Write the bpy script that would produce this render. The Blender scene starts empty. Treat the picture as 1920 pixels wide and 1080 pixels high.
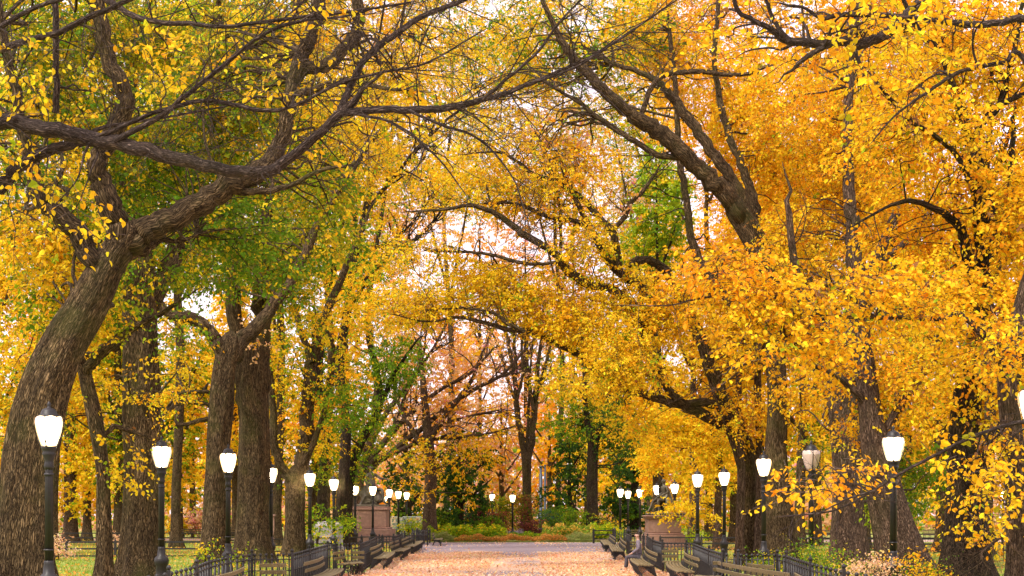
import bpy, math, random
import numpy as np
from mathutils import Vector
R = math.radians
rng = np.random.default_rng(7)
random.seed(7)
sc = bpy.context.scene
COL = sc.collection
FPX, CX, CY, EYE = 2800.0, 983.0, 966.0, 2.0

def P(px, py, d):
    """point seen at photo pixel (px,py) standing d metres away"""
    return np.array([(px - CX) * d / FPX, d, EYE + (CY - py) * d / FPX])

def norm(a):
    return a / (np.linalg.norm(a, axis=-1, keepdims=True) + 1e-9)

# ------------------------------------------------------------------ materials
def mat(name):
    m = bpy.data.materials.new(name); m.use_nodes = True
    nt = m.node_tree; nt.nodes.clear()
    return m, nt, nt.nodes, nt.links

def N(nodes, typ, **kw):
    n = nodes.new(typ)
    for k, v in kw.items():
        if k.startswith('i_'):
            key = k[2:]
            n.inputs[int(key) if key.isdigit() else key.replace('_', ' ')].default_value = v
        else:
            setattr(n, k, v)
    return n

def ramp(nodes, stops, interp='LINEAR'):
    n = nodes.new('ShaderNodeValToRGB'); cr = n.color_ramp; cr.interpolation = interp
    while len(cr.elements) < len(stops): cr.elements.new(0.5)
    for e, (p, c) in zip(cr.elements, stops):
        e.position = p; e.color = (c[0], c[1], c[2], 1)
    return n

def simple(name, stops, scale=6, rough=.7, metal=0, bump=.2, bdist=.01, detail=5, vec=(1, 1, 1), emis=None):
    m, nt, nd, lk = mat(name)
    out = N(nd, 'ShaderNodeOutputMaterial'); bs = N(nd, 'ShaderNodeBsdfPrincipled')
    tc = N(nd, 'ShaderNodeTexCoord'); mp = N(nd, 'ShaderNodeMapping'); mp.inputs['Scale'].default_value = vec
    lk.new(tc.outputs['Object'], mp.inputs[0])
    ns = N(nd, 'ShaderNodeTexNoise'); ns.inputs['Scale'].default_value = scale; ns.inputs['Detail'].default_value = detail
    ns.inputs['Roughness'].default_value = .6
    lk.new(mp.outputs[0], ns.inputs['Vector'])
    rp = ramp(nd, stops); lk.new(ns.outputs['Fac'], rp.inputs[0]); lk.new(rp.outputs[0], bs.inputs['Base Color'])
    bs.inputs['Roughness'].default_value = rough; bs.inputs['Metallic'].default_value = metal
    bp = N(nd, 'ShaderNodeBump'); bp.inputs['Strength'].default_value = bump; bp.inputs['Distance'].default_value = bdist
    lk.new(ns.outputs['Fac'], bp.inputs['Height']); lk.new(bp.outputs[0], bs.inputs['Normal'])
    lk.new(bs.outputs[0], out.inputs[0])
    return m

def leaf_material(name, trans=.45, rough=.55):
    m, nt, nd, lk = mat(name)
    out = N(nd, 'ShaderNodeOutputMaterial')
    at = N(nd, 'ShaderNodeAttribute', attribute_name='leafcol')
    bs = N(nd, 'ShaderNodeBsdfPrincipled'); bs.inputs['Roughness'].default_value = rough
    bs.inputs['Specular IOR Level'].default_value = .12
    tr = N(nd, 'ShaderNodeBsdfTranslucent')
    mx = N(nd, 'ShaderNodeMixShader'); mx.inputs[0].default_value = trans
    lk.new(at.outputs['Color'], bs.inputs['Base Color']); lk.new(at.outputs['Color'], tr.inputs['Color'])
    lk.new(bs.outputs[0], mx.inputs[1]); lk.new(tr.outputs[0], mx.inputs[2]); lk.new(mx.outputs[0], out.inputs[0])
    return m

def bark_material(name, dark, mid, light, moss=.35, fscale=1.0):
    m, nt, nd, lk = mat(name)
    out = N(nd, 'ShaderNodeOutputMaterial'); bs = N(nd, 'ShaderNodeBsdfPrincipled')
    at = N(nd, 'ShaderNodeAttribute', attribute_name='bark')
    mp = N(nd, 'ShaderNodeMapping'); mp.inputs['Scale'].default_value = (34 * fscale, 34 * fscale, 4.6 * fscale)
    lk.new(at.outputs['Vector'], mp.inputs[0])
    n1 = N(nd, 'ShaderNodeTexNoise'); n1.inputs['Scale'].default_value = 1.0; n1.inputs['Detail'].default_value = 4
    n1.inputs['Distortion'].default_value = .6
    lk.new(mp.outputs[0], n1.inputs['Vector'])
    a = N(nd, 'ShaderNodeMath', operation='SUBTRACT'); a.inputs[1].default_value = .5; lk.new(n1.outputs['Fac'], a.inputs[0])
    b = N(nd, 'ShaderNodeMath', operation='ABSOLUTE'); lk.new(a.outputs[0], b.inputs[0])
    c = N(nd, 'ShaderNodeMath', operation='MULTIPLY', use_clamp=True); c.inputs[1].default_value = 7; lk.new(b.outputs[0], c.inputs[0])
    rp = ramp(nd, [(.08, dark), (.4, mid), (1, light)]); lk.new(c.outputs[0], rp.inputs[0])
    n2 = N(nd, 'ShaderNodeTexNoise'); n2.inputs['Scale'].default_value = .9; n2.inputs['Detail'].default_value = 5
    tc = N(nd, 'ShaderNodeTexCoord'); lk.new(tc.outputs['Object'], n2.inputs['Vector'])
    mr = N(nd, 'ShaderNodeMapRange'); mr.inputs['From Min'].default_value = .5; mr.inputs['From Max'].default_value = .68
    mr.inputs['To Max'].default_value = moss
    lk.new(n2.outputs['Fac'], mr.inputs['Value'])
    mx = N(nd, 'ShaderNodeMix', data_type='RGBA'); lk.new(mr.outputs[0], mx.inputs[0]); lk.new(rp.outputs[0], mx.inputs[6])
    mx.inputs[7].default_value = (.085, .095, .018, 1)
    n3 = N(nd, 'ShaderNodeTexNoise'); n3.inputs['Scale'].default_value = 1.0; n3.inputs['Detail'].default_value = 6; n3.inputs['Roughness'].default_value = .65
    mp3 = N(nd, 'ShaderNodeMapping'); mp3.inputs['Scale'].default_value = (3.5, 3.5, .9); lk.new(at.outputs['Vector'], mp3.inputs[0]); lk.new(mp3.outputs[0], n3.inputs['Vector'])
    st = ramp(nd, [(.32, (.55, .50, .47)), (.5, (.9, .9, .9)), (.7, (1.25, 1.18, 1.08))]); lk.new(n3.outputs['Fac'], st.inputs[0])
    mm = N(nd, 'ShaderNodeMix', data_type='RGBA', blend_type='MULTIPLY'); mm.inputs[0].default_value = 1
    lk.new(mx.outputs[2], mm.inputs[6]); lk.new(st.outputs[0], mm.inputs[7])
    lk.new(mm.outputs[2], bs.inputs['Base Color']); bs.inputs['Roughness'].default_value = .9
    bs.inputs['Specular IOR Level'].default_value = .15
    bp = N(nd, 'ShaderNodeBump'); bp.inputs['Strength'].default_value = .9; bp.inputs['Distance'].default_value = .05
    lk.new(c.outputs[0], bp.inputs['Height']); lk.new(bp.outputs[0], bs.inputs['Normal'])
    lk.new(bs.outputs[0], out.inputs[0])
    return m

M = {}
M['leaf'] = leaf_material('autumn_leaf')
M['grassleaf'] = leaf_material('grass_blade', .3)
M['bark'] = bark_material('elm_bark', (.018, .011, .006), (.105, .071, .034), (.215, .148, .08), .42)
M['bark_dark'] = bark_material('dark_bark', (.008, .005, .003), (.038, .025, .015), (.095, .065, .042), .25)  # same furrowed bark in darker browns, over the whole tree
M['bark_red'] = bark_material('reddish_bark', (.035, .021, .014), (.11, .07, .046), (.22, .145, .10), .25)
M['bark_grey'] = bark_material('grey_twig_bark', (.045, .032, .027), (.10, .073, .062), (.17, .127, .11), .12, 1.8)
M['iron'] = simple('black_painted_iron', [(.3, (.006, .005, .006)), (.7, (.016, .013, .013))], 12, .5, .0, .25, .004)
M['slat'] = simple('weathered_bench_wood', [(.3, (.07, .055, .024)), (.55, (.17, .13, .055)), (.8, (.32, .25, .12))], 4, .6, 0, .3, .004, 6, (6, 6, 6))
M['brownstone'] = simple('brown_granite', [(.3, (.19, .105, .078)), (.7, (.31, .18, .135))], 5, .6, 0, .15, .01, 8)
M['granite'] = simple('grey_granite', [(.3, (.22, .20, .20)), (.7, (.40, .36, .36))], 5, .6, 0, .15, .01, 8)
M['bronze'] = simple('patinated_bronze', [(.35, (.07, .055, .035)), (.65, (.16, .15, .11))], 3, .5, .5, .3, .02)
M['rock'] = simple('grey_boulder', [(.3, (.12, .11, .13)), (.7, (.30, .27, .30))], 2, .8, 0, .6, .05)
M['barrier'] = simple('galvanised_barrier', [(.3, (.28, .32, .30)), (.7, (.42, .46, .44))], 5, .5, .2, .1)
M['bluepole'] = simple('blue_grey_paint', [(.3, (.025, .04, .06)), (.7, (.04, .06, .09))], 3, .5, .1, .1)
M['coat'] = simple('grey_violet_cloth', [(.3, (.11, .095, .12)), (.7, (.20, .17, .21))], 20, .9, 0, .3)
M['trouser'] = simple('dark_grey_cloth', [(.3, (.04, .035, .045)), (.7, (.08, .07, .085))], 20, .9, 0, .3)
M['skin'] = simple('skin', [(.3, (.42, .24, .17)), (.7, (.50, .30, .22))], 8, .5, 0, .05)
M['hair'] = simple('dark_hair', [(.3, (.02, .014, .01)), (.7, (.05, .035, .025))], 30, .6, 0, .3)
M['shoe'] = simple('black_leather', [(.3, (.012, .011, .011)), (.7, (.03, .027, .026))], 9, .4, 0, .1)

# glass of the lamps: lit and unlit
def globe_mat(name, lit):
    m, nt, nd, lk = mat(name)
    out = N(nd, 'ShaderNodeOutputMaterial'); bs = N(nd, 'ShaderNodeBsdfPrincipled')
    bs.inputs['Base Color'].default_value = (.72, .58, .50, 1); bs.inputs['Roughness'].default_value = .25
    bs.inputs['Subsurface Weight'].default_value = 0
    if lit:
        bs.inputs['Emission Color'].default_value = (1, .80, .48, 1)
        lw = N(nd, 'ShaderNodeLayerWeight'); lw.inputs['Blend'].default_value = .5
        cr = ramp(nd, [(.0, (1, .86, .60)), (.35, (1, .76, .40)), (.75, (.95, .50, .12))]); lk.new(lw.outputs['Facing'], cr.inputs[0]); lk.new(cr.outputs[0], bs.inputs['Emission Color'])
        inv = N(nd, 'ShaderNodeMath', operation='SUBTRACT'); inv.inputs[0].default_value = 1; lk.new(lw.outputs['Facing'], inv.inputs[1])
        pw = N(nd, 'ShaderNodeMath', operation='POWER'); pw.inputs[1].default_value = 4.5; lk.new(inv.outputs[0], pw.inputs[0])
        ml = N(nd, 'ShaderNodeMath', operation='MULTIPLY_ADD'); ml.inputs[1].default_value = 36; ml.inputs[2].default_value = .42; lk.new(pw.outputs[0], ml.inputs[0])
        lk.new(ml.outputs[0], bs.inputs['Emission Strength'])
    else:
        bs.inputs['Transmission Weight'].default_value = .25
    lk.new(bs.outputs[0], out.inputs[0])
    return m
M['globe'] = globe_mat('lit_frosted_globe', True)
M['globe_off'] = globe_mat('unlit_frosted_globe', False)

# ------------------------------------------------------------------ mesh accumulator
class Acc:
    def __init__(s): s.v = []; s.f = []; s.a = []; s.n = 0
    def add(s, V, F, A=None):
        V = np.asarray(V, float).reshape(-1, 3)
        s.v.append(V)
        if isinstance(F, np.ndarray): s.f.append(F + s.n)
        else:
            by = {}
            for f in F: by.setdefault(len(f), []).append(f)
            for k, l in by.items(): s.f.append(np.array(l, int) + s.n)
        s.a.append(np.zeros((len(V), 3)) if A is None else np.asarray(A, float))
        s.n += len(V)
    def build(s, name, material, parent=None, smooth=True, attr=None, origin=None):
        V = np.concatenate(s.v); A = np.concatenate(s.a)
        o0 = np.array(parent.location) if parent is not None else (np.array(origin) if origin is not None else np.zeros(3))
        me = bpy.data.meshes.new(name)
        me.vertices.add(len(V)); me.vertices.foreach_set('co', (V - o0).astype(np.float32).ravel())
        loops = np.concatenate([f.ravel() for f in s.f]); tot = np.concatenate([np.full(len(f), f.shape[1]) for f in s.f])
        start = np.concatenate([[0], np.cumsum(tot)[:-1]])
        me.loops.add(len(loops)); me.loops.foreach_set('vertex_index', loops.astype(np.int32))
        me.polygons.add(len(tot)); me.polygons.foreach_set('loop_start', start.astype(np.int32))
        try: me.polygons.foreach_set('loop_total', tot.astype(np.int32))
        except Exception: pass
        me.update(calc_edges=True)
        me.polygons.foreach_set('use_smooth', np.full(len(tot), bool(smooth)))
        if attr == 'bark':
            at = me.attributes.new('bark', 'FLOAT_VECTOR', 'POINT'); at.data.foreach_set('vector', A.astype(np.float32).ravel())
        elif attr == 'leafcol':
            at = me.attributes.new('leafcol', 'FLOAT_COLOR', 'POINT')
            at.data.foreach_set('color', np.concatenate([A, np.ones((len(A), 1))], 1).astype(np.float32).ravel())
        me.materials.append(material)
        o = bpy.data.objects.new(name, me); COL.objects.link(o)
        if parent is not None: o.parent = parent
        elif origin is not None: o.location = origin
        return o

def tag(o, label=None, cat=None, group=None, kind=None):
    if label: o['label'] = label
    if cat: o['category'] = cat
    if group: o['group'] = group
    if kind: o['kind'] = kind
    return o

def empty(name, loc, label=None, cat=None, group=None):
    o = bpy.data.objects.new(name, None); COL.objects.link(o)
    o.location = tuple(float(c) for c in loc); o.empty_display_size = .3
    return tag(o, label, cat, group)

def copy_tree(o, parent=None):
    c = o.copy(); COL.objects.link(c)
    if parent is not None: c.parent = parent
    for ch in list(o.children): copy_tree(ch, c)
    return c

def box(acc, c, sx, sy, sz, rz=0, bev=0):
    x, y, z = sx / 2, sy / 2, sz / 2
    if bev:
        b = bev
        V = []
        for zz, k in ((-z, b), (-z + b, 0), (z - b, 0), (z, b)):
            V += [(-x + k, -y + k, zz), (x - k, -y + k, zz), (x - k, y - k, zz), (-x + k, y - k, zz)]
        F = [(3, 2, 1, 0), (12, 13, 14, 15)]
        for r in range(3):
            for i in range(4):
                j = (i + 1) % 4; F.append((r * 4 + i, r * 4 + j, r * 4 + 4 + j, r * 4 + 4 + i))
    else:
        V = [(-x, -y, -z), (x, -y, -z), (x, y, -z), (-x, y, -z), (-x, -y, z), (x, -y, z), (x, y, z), (-x, y, z)]
        F = [(3, 2, 1, 0), (4, 5, 6, 7), (0, 1, 5, 4), (1, 2, 6, 5), (2, 3, 7, 6), (3, 0, 4, 7)]
    V = np.array(V, float); cs, sn = math.cos(rz), math.sin(rz)
    V = np.stack([V[:, 0] * cs - V[:, 1] * sn, V[:, 0] * sn + V[:, 1] * cs, V[:, 2]], 1) + np.array(c, float)
    acc.add(V, F)

def lathe(acc, prof, seg=16, c=(0, 0, 0), lobes=0, amp=0):
    V = []; F = []
    for r, z in prof:
        for i in range(seg):
            a = 2 * math.pi * i / seg; rr = r * (1 + amp * math.cos(lobes * a)) if lobes else r
            V.append((c[0] + rr * math.cos(a), c[1] + rr * math.sin(a), c[2] + z))
    for k in range(len(prof) - 1):
        for i in range(seg):
            j = (i + 1) % seg
            F.append((k * seg + i, k * seg + j, (k + 1) * seg + j, (k + 1) * seg + i))
    n = len(V); V.append((c[0], c[1], c[2] + prof[0][1])); V.append((c[0], c[1], c[2] + prof[-1][1]))
    m = (len(prof) - 1) * seg
    for i in range(seg):
        j = (i + 1) % seg; F.append((n, j, i)); F.append((n + 1, m + i, m + j))
    acc.add(V, F)

def catmull(pts, k):
    pts = np.asarray(pts, float)
    if len(pts) < 3: 
        t = np.linspace(0, 1, k * (len(pts) - 1) + 1)[:, None]
        return pts[0] * (1 - t) + pts[-1] * t
    p = np.concatenate([[2 * pts[0] - pts[1]], pts, [2 * pts[-1] - pts[-2]]])
    out = []
    for i in range(1, len(p) - 2):
        t = (np.arange(k) / k)[:, None]
        a, b, c, d = p[i - 1], p[i], p[i + 1], p[i + 2]
        out.append(.5 * (2 * b + (c - a) * t + (2 * a - 5 * b + 4 * c - d) * t ** 2 + (3 * b - 3 * c + d - a) * t ** 3))
    out.append(p[-2][None])
    return np.concatenate(out)

def tube(acc, C, sides=8, flare=False, seed=0, lump=.06):
    """C: n x 4 (x,y,z,r)"""
    C = np.asarray(C, float); n = len(C)
    X = C[:, :3]; r = np.maximum(C[:, 3], .0015)
    T = norm(np.gradient(X, axis=0))
    u = np.cross(T[0], [0, 1, 0.001]); u /= np.linalg.norm(u) + 1e-9
    U = np.zeros((n, 3))
    for i in range(n):
        u = u - T[i] * np.dot(u, T[i]); u /= np.linalg.norm(u) + 1e-9; U[i] = u
    W = np.cross(T, U)
    L = np.concatenate([[0], np.cumsum(np.linalg.norm(np.diff(X, axis=0), axis=1))])
    th = np.arange(sides) * 2 * math.pi / sides
    rr = np.repeat(r[:, None], sides, 1)
    if sides >= 8:
        ph = rng.random(4) * 6.28
        rr = rr * (1 + lump * (np.sin(3 * th[None] + ph[0] + L[:, None] * .5) + .6 * np.sin(5 * th[None] + ph[1] - L[:, None] * .8) + .5 * np.sin(2 * th[None] + ph[2] + L[:, None] * 1.7)))
    if flare:
        h = X[:, 2] - X[0, 2]
        fl = np.exp(-np.maximum(h, 0) / .55)
        ph = rng.random(2) * 6.28
        w1 = .8 * np.sin(L[:, None] * 1.1 + 1) + .5 * np.sin(L[:, None] * 2.7 + th[None] * 2); rg = 0
        for kk, am in ((7, .4), (11, .35), (17, .3)): rg = rg + am * np.abs(np.sin(kk * th[None] + w1 * (1 + kk * .07) + kk))
        rr = rr * (1 + .085 * (rg - .65))
        rr = rr * (1 + fl[:, None] * (.28 + .2 * np.sin(5 * th[None] + ph[0]) + .12 * np.sin(8 * th[None] + ph[1])))
    V = X[:, None] + rr[..., None] * (np.cos(th)[None, :, None] * U[:, None] + np.sin(th)[None, :, None] * W[:, None])
    A = np.stack([np.cos(th)[None] * rr + seed, np.sin(th)[None] * rr + 2 * seed, np.repeat(L[:, None], sides, 1)], -1)
    i = np.arange(n - 1)[:, None] * sides; j = np.arange(sides)[None]; k = (j + 1) % sides
    F = np.stack([i + j, i + k, i + sides + k, i + sides + j], -1).reshape(-1, 4)
    acc.add(V.reshape(-1, 3), F, A.reshape(-1, 3))
    cap = np.arange(sides)[None] + (n - 1) * sides
    acc.f.append(cap + (acc.n - n * sides))

def limb(pts, d0, dd=0, wob=0, kk=5):
    """pts: (px,py,rpx[,d]) -> dense world curve; r in photo pixels at its distance"""
    W = []
    m = len(pts)
    for i, p in enumerate(pts):
        d = p[3] if len(p) > 3 else d0 + dd * i / max(1, m - 1)
        q = P(p[0], p[1], d)
        W.append([q[0], q[1], q[2], p[2] * d / FPX])
    C = catmull(W, kk)
    if wob:
        C[1:-1, :3] += rng.normal(0, 1, (len(C) - 2, 3)) * wob * C[1:-1, 3:4]
    return C

# ------------------------------------------------------------------ noise, leaves, twigs
_k = rng.normal(0, 1, (9, 3)); _p = rng.random(9) * 6.28
def noise3(X, s):
    Y = X / s
    v = np.zeros(len(X))
    for i in range(9):
        v += np.sin(Y @ (_k[i] * (1 + .35 * i)) + _p[i]) / (1 + .25 * i)
    return v / 3.2

YEL, GOLD, ORG, PCH = (.92, .63, .022), (.92, .505, .014), (.90, .38, .013), (.86, .53, .27)
LIM, GRN, OLV, DGR = (.34, .45, .015), (.13, .25, .012), (.36, .33, .012), (.035, .085, .012)
RED, BRN, PNK = (.30, .085, .04), (.26, .12, .035), (.72, .30, .30)
PAL = {
    'lawn': [(LIM, 1)],
    'left':  [(YEL, 3.4), (OLV, 3), (GRN, 4.2), (LIM, 2), (GOLD, 1.2)],
    'leftg': [(YEL, 1.6), (OLV, 3), (GRN, 6), (LIM, 2)],
    'yellow': [(YEL, 6), (GOLD, 3), (LIM, .8), (OLV, .5), (BRN, .2)],
    'gold': [(GOLD, 6), (YEL, 3.6), (ORG, 1.8), (OLV, .3), (BRN, .35), (LIM, .25)],
    'orange': [(GOLD, 4), (ORG, 4), (YEL, 1)],
    'peach': [(PCH, 5), (GOLD, 2.5), (ORG, 2), (PNK, .7)],
    'green': [(GRN, 5), (LIM, 2.5), (OLV, 1)],
    'lime': [(LIM, 6), (GRN, 2), (YEL, 1.5)],
    'dark': [(DGR, 7), (GRN, 2), (OLV, .7)],
    'darkgold': [(DGR, 5), (GOLD, 2.6), (GRN, 1.5)],
    'mixed': [(GRN, 2), (YEL, 3), (LIM, 1.5), (GOLD, 3)],
    'topmix': [(GRN, 2.5), (YEL, 4), (LIM, 1.5), (GOLD, 2)],
    'red': [(RED, 4), (BRN, 3), (GRN, 2.5), (OLV, 1.5)],
    'plum': [((.13, .03, .04), 4), (BRN, 2), (RED, 1)],
    'pink': [(PNK, 4), (PCH, 3), (RED, 1), (LIM, 1)],
    'teal': [((.05, .13, .07), 5), (GRN, 3), (LIM, .5)],
    'hosta': [(LIM, 5), (YEL, 1.6), (GRN, 2)],
}
def colors(Pos, pal, reps):
    pal = PAL[pal] if isinstance(pal, str) else pal
    c = np.array([p[0] for p in pal]); w = np.array([p[1] for p in pal], float)
    n = len(Pos)
    # sprig-level preference drifts through space, leaf-level adds randomness
    g = np.stack([noise3(Pos + 17.3 * i, 1.6) for i in range(len(c))], 1)
    lw = np.log(w)[None] + 1.1 * g + rng.gumbel(0, .75, (n, len(c)))
    col = c[np.argmax(lw, 1)]
    col = np.repeat(col, reps, 0)
    alt = c[rng.choice(len(c), len(col), p=w / w.sum())] * rng.uniform(.75, 1.1, (len(col), 1))
    k = rng.random(len(col))[:, None]
    col = np.where(k < .22, alt, col)
    col = col * (rng.normal(1, .16, (len(col), 1)).clip(.55, 1.35))
    col[:, 1] *= rng.normal(1, .08, len(col)).clip(.8, 1.2)
    return col.clip(.004, .92)

def leaf_geo(acc, B, D, Nn, ln, wd, col, fine=False):
    """B base points, D direction, Nn normal, ln length, wd width"""
    n = len(B)
    D = norm(D); S = norm(np.cross(D, Nn)); Nn = np.cross(S, D)
    ln = ln[:, None]; wd = wd[:, None] / 2
    up = Nn * wd * .45
    if fine:
        V = np.stack([B, B + D * ln * .25 + S * wd * .85 + up, B + D * ln * .6 + S * wd + up, B + D * ln,
                      B + D * ln * .6 - S * wd + up, B + D * ln * .25 - S * wd * .85 + up], 1)
        i = np.arange(n)[:, None] * 6
        F = np.concatenate([i + np.array([[0, 1, 2, 3]]), i + np.array([[0, 3, 4, 5]])])
        acc.add(V.reshape(-1, 3), F, np.repeat(col, 6, 0))
    else:
        V = np.stack([B, B + D * ln * .45 + S * wd + up, B + D * ln, B + D * ln * .45 - S * wd + up], 1)
        i = np.arange(n)[:, None] * 4
        F = np.concatenate([i + np.array([[0, 1, 2]]), i + np.array([[0, 2, 3]])])
        acc.add(V.reshape(-1, 3), F, np.repeat(col, 4, 0))

def sprigs(acc, tw, P0, Dv, length, L, size, pal, droop=.5, fine=False, flat=.5):
    n = len(P0)
    if n == 0: return
    Dv = norm(Dv)
    t = (np.arange(L) + .6) / L
    pos = P0[:, None] + Dv[:, None] * (length[:, None, None] * t[None, :, None])
    pos[..., 2] -= droop * length[:, None] * t[None] ** 2 * .6
    side = norm(np.cross(Dv, np.array([0, 0, 1.])) + 1e-6)
    sg = np.where(np.arange(L) % 2 == 0, 1., -1.)[None, :, None]
    D = Dv[:, None] * .5 + side[:, None] * sg * .8 + rng.normal(0, .38, pos.shape)
    D[..., 2] -= rng.random(pos.shape[:2]) * (.9 + droop)
    Nn = rng.normal(0, .75, pos.shape); Nn[..., 2] += flat
    pos = pos + rng.normal(0, .035, pos.shape)
    m = n * L
    ln = size * rng.normal(1, .28, m).clip(.4, 1.6); wd = ln * rng.uniform(.52, .72, m)
    leaf_geo(acc, pos.reshape(m, 3), D.reshape(m, 3), Nn.reshape(m, 3), ln, wd, colors(P0, pal, L), fine)
    if tw is not None:
        E = P0 + Dv * length[:, None]; E[:, 2] -= droop * length * .6
        Mi = P0 + Dv * length[:, None] * .5; Mi[:, 2] -= droop * length * .15
        St = P0 - Dv * .25
        r0 = .006
        ring = np.array([[1, 0, 0], [-.5, .3, .8], [-.5, -.3, -.8]])
        V = np.stack([St[:, None] + ring * r0, Mi[:, None] + ring * r0 * .7, E[:, None] + ring * r0 * .3], 1).reshape(-1, 3)
        i = np.arange(n)[:, None] * 9
        q = []
        for k in (0, 3):
            for a in range(3):
                b = (a + 1) % 3; q.append([k + a, k + b, k + 3 + b, k + 3 + a])
        F = (i[:, None] + np.array(q)[None]).reshape(-1, 4)
        tw.add(V, F, np.repeat(P0, 9, 0) * .3)

def in_ellipsoid(n):
    v = norm(rng.normal(0, 1, (n, 3)))
    return v * (rng.random(n) ** (1 / 2.6))[:, None]

class Tree:
    count = 0
    def __init__(s, name, label, base, barkmat='bark', group=None, cat='tree'):
        s.root = empty(name, base, label, cat, group)
        s.tr = Acc(); s.br = s.tr; s.lf = Acc(); s.mat = barkmat; s.limbs = []; s.nl = 0
        Tree.count += 1; s.seed = Tree.count * 3.7
    def trunk(s, pts, d, dd=0, sides=22, flare=True, wob=.03):
        C = limb(pts, d, dd, 0, 14 if d < 60 else 6); C2 = C; sides = sides * 3 if d < 60 else sides * 2
        if flare and C[-1, 3] > .08:
            v = C[-1, :3] - C[-3, :3]; v /= np.linalg.norm(v); r_ = C[-1, 3]
            C2 = np.concatenate([C, [[*(C[-1, :3] + v * r_ * k), r_ * q] for k, q in ((.5, .93), (1.0, .78), (1.5, .5), (1.8, .1))]])
        tube(s.tr, C2, sides, flare, s.seed); s.limbs.append(C); return s
    def limb(s, pts, d, dd=0, sides=10, wob=.15):
        C = limb(pts, d, dd, wob); v = C[-1, :3] - C[-3, :3]; v /= np.linalg.norm(v) + 1e-9; r_ = C[-1, 3]
        C2 = np.concatenate([C, [[*(C[-1, :3] + v * r_ * k + rng.normal(0, .5 * r_, 3)), r_ * q] for k, q in ((4, .75), (8, .5), (12, .3), (16, .08))]])
        tube(s.tr, C2, sides, False, s.seed + len(s.limbs)); s.limbs.append(C); return s
    def twig(s, start, dirv, length, r, depth=1, droop=.0, up=0., kids=3, wig=.22):
        n = max(4, int(length / .3)); n = min(n, 10)
        X = [np.array(start, float)]; dcur = dirv / (np.linalg.norm(dirv) + 1e-9)
        for i in range(n):
            dcur = dcur + rng.normal(0, wig, 3) + np.array([0, 0, up - droop * (i / n)])
            dcur /= np.linalg.norm(dcur); X.append(X[-1] + dcur * length / n)
        X = np.array(X); rr = np.linspace(r, r * .25, n + 1)
        tube(s.br, np.concatenate([X, rr[:, None]], 1), 4 if r < .02 else 6, False, s.seed)
        if depth > 0:
            for _ in range(kids):
                i = rng.integers(1, n); dv = (X[min(i + 1, n)] - X[i]); dv /= np.linalg.norm(dv) + 1e-9
                dv = dv + norm(rng.normal(0, 1, 3)) * .8
                s.twig(X[i], dv, length * rng.uniform(.35, .65), rr[i] * .6, depth - 1, droop, up, kids, wig)
        return X
    def twigs(s, li, n, length, r, depth=1, droop=0., up=0.05, kids=3, lo=.2, wig=.22):
        C = s.limbs[li]; m = len(C)
        T = norm(np.gradient(C[:, :3], axis=0))
        for _ in range(n):
            i = int(rng.integers(int(lo * m), m)); rad = min(r, C[i, 3] * .6)
            dv = T[i] * .7 + norm(rng.normal(0, 1, 3)) * .9
            s.twig(C[i, :3], dv, length * rng.uniform(.5, 1.3), rad, depth, droop, up, kids, wig)
    def feeder(s, target, r0=.03):
        """a branch from the closest limb to a leafy spot"""
        allC = np.concatenate(s.limbs); dist = np.linalg.norm(allC[:, :3] - target, axis=1) + np.maximum(0, allC[:, 2] - target[2]) * .4
        i = int(np.argmin(dist)); A = allC[i]
        L = np.linalg.norm(target - A[:3])
        if L < .3: return
        r = min(A[3] * .7, r0 * (.5 + L * .25))
        m = 3
        pts = [A[:3]]
        off = norm(rng.normal(0, 1, 3)) * L * .12
        for k in range(1, m + 1):
            t = k / (m + 1); pts.append(A[:3] * (1 - t) + target * t + off * math.sin(t * 3.14) + rng.normal(0, .05, 3) * L + np.array([0, 0, .12 * L * math.sin(t * 3.14)]))
        pts.append(target)
        X = catmull(pts, 3); rr = np.linspace(r, max(.006, r * .22), len(X))
        tube(s.br, np.concatenate([X, rr[:, None]], 1), 5, False, s.seed)
    def clump(s, px, py, rx, ry, d, cover, pal, dd=None, size=.115, L=13, droop=.5, gap=.0, feed=None, fine=None, length=.75, tw=True):
        c = P(px, py, d); sc_ = d / FPX
        rad = np.array([rx * sc_, dd if dd else max(1.2, (rx + ry) * .5 * sc_), ry * sc_])
        if d > 25: cover *= 1.9 if (px > 1150 or px < 560) else 1.3
        per = L * size * size * .62 * .7 * .55
        n = int(cover * math.pi * rx * ry * sc_ * sc_ / per)
        Q = in_ellipsoid(int(n * 2.2)) * rad + c
        Q = Q[Q[:, 2] > .25]
        keep = noise3(Q, max(.9, min(rad) * .35)) + rng.normal(0, .22, len(Q))
        order = np.argsort(-keep); Q = Q[order[:n]]
        out = norm((Q - c) / rad)
        D = out * .5 + rng.normal(0, .6, Q.shape); D[:, 2] *= .45
        if fine is None: fine = d < 42
        sprigs(s.lf, s.br if (tw and d < 70) else None, Q, D, length * rng.uniform(.6, 1.2, len(Q)), L, size, pal, droop, fine)
        s.nl += len(Q) * L
        k = feed if feed is not None else int(2 + rx * ry / 1500)
        if s.limbs:
            for j in range(k):
                s.feeder(Q[rng.integers(len(Q))], .028 if d < 90 else .05)
        return s
    def done(s):
        m = M[s.mat]
        if s.tr.n: s.tr.build('trunk', m, s.root, True, 'bark')
        if s.lf.n: s.lf.build('crown', M['leaf'], s.root, False, 'leafcol')
        return s.root
# ------------------------------------------------------------------ trees
def base_at(px, d): return (float((px - CX) * d / FPX), d, 0.0)

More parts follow.
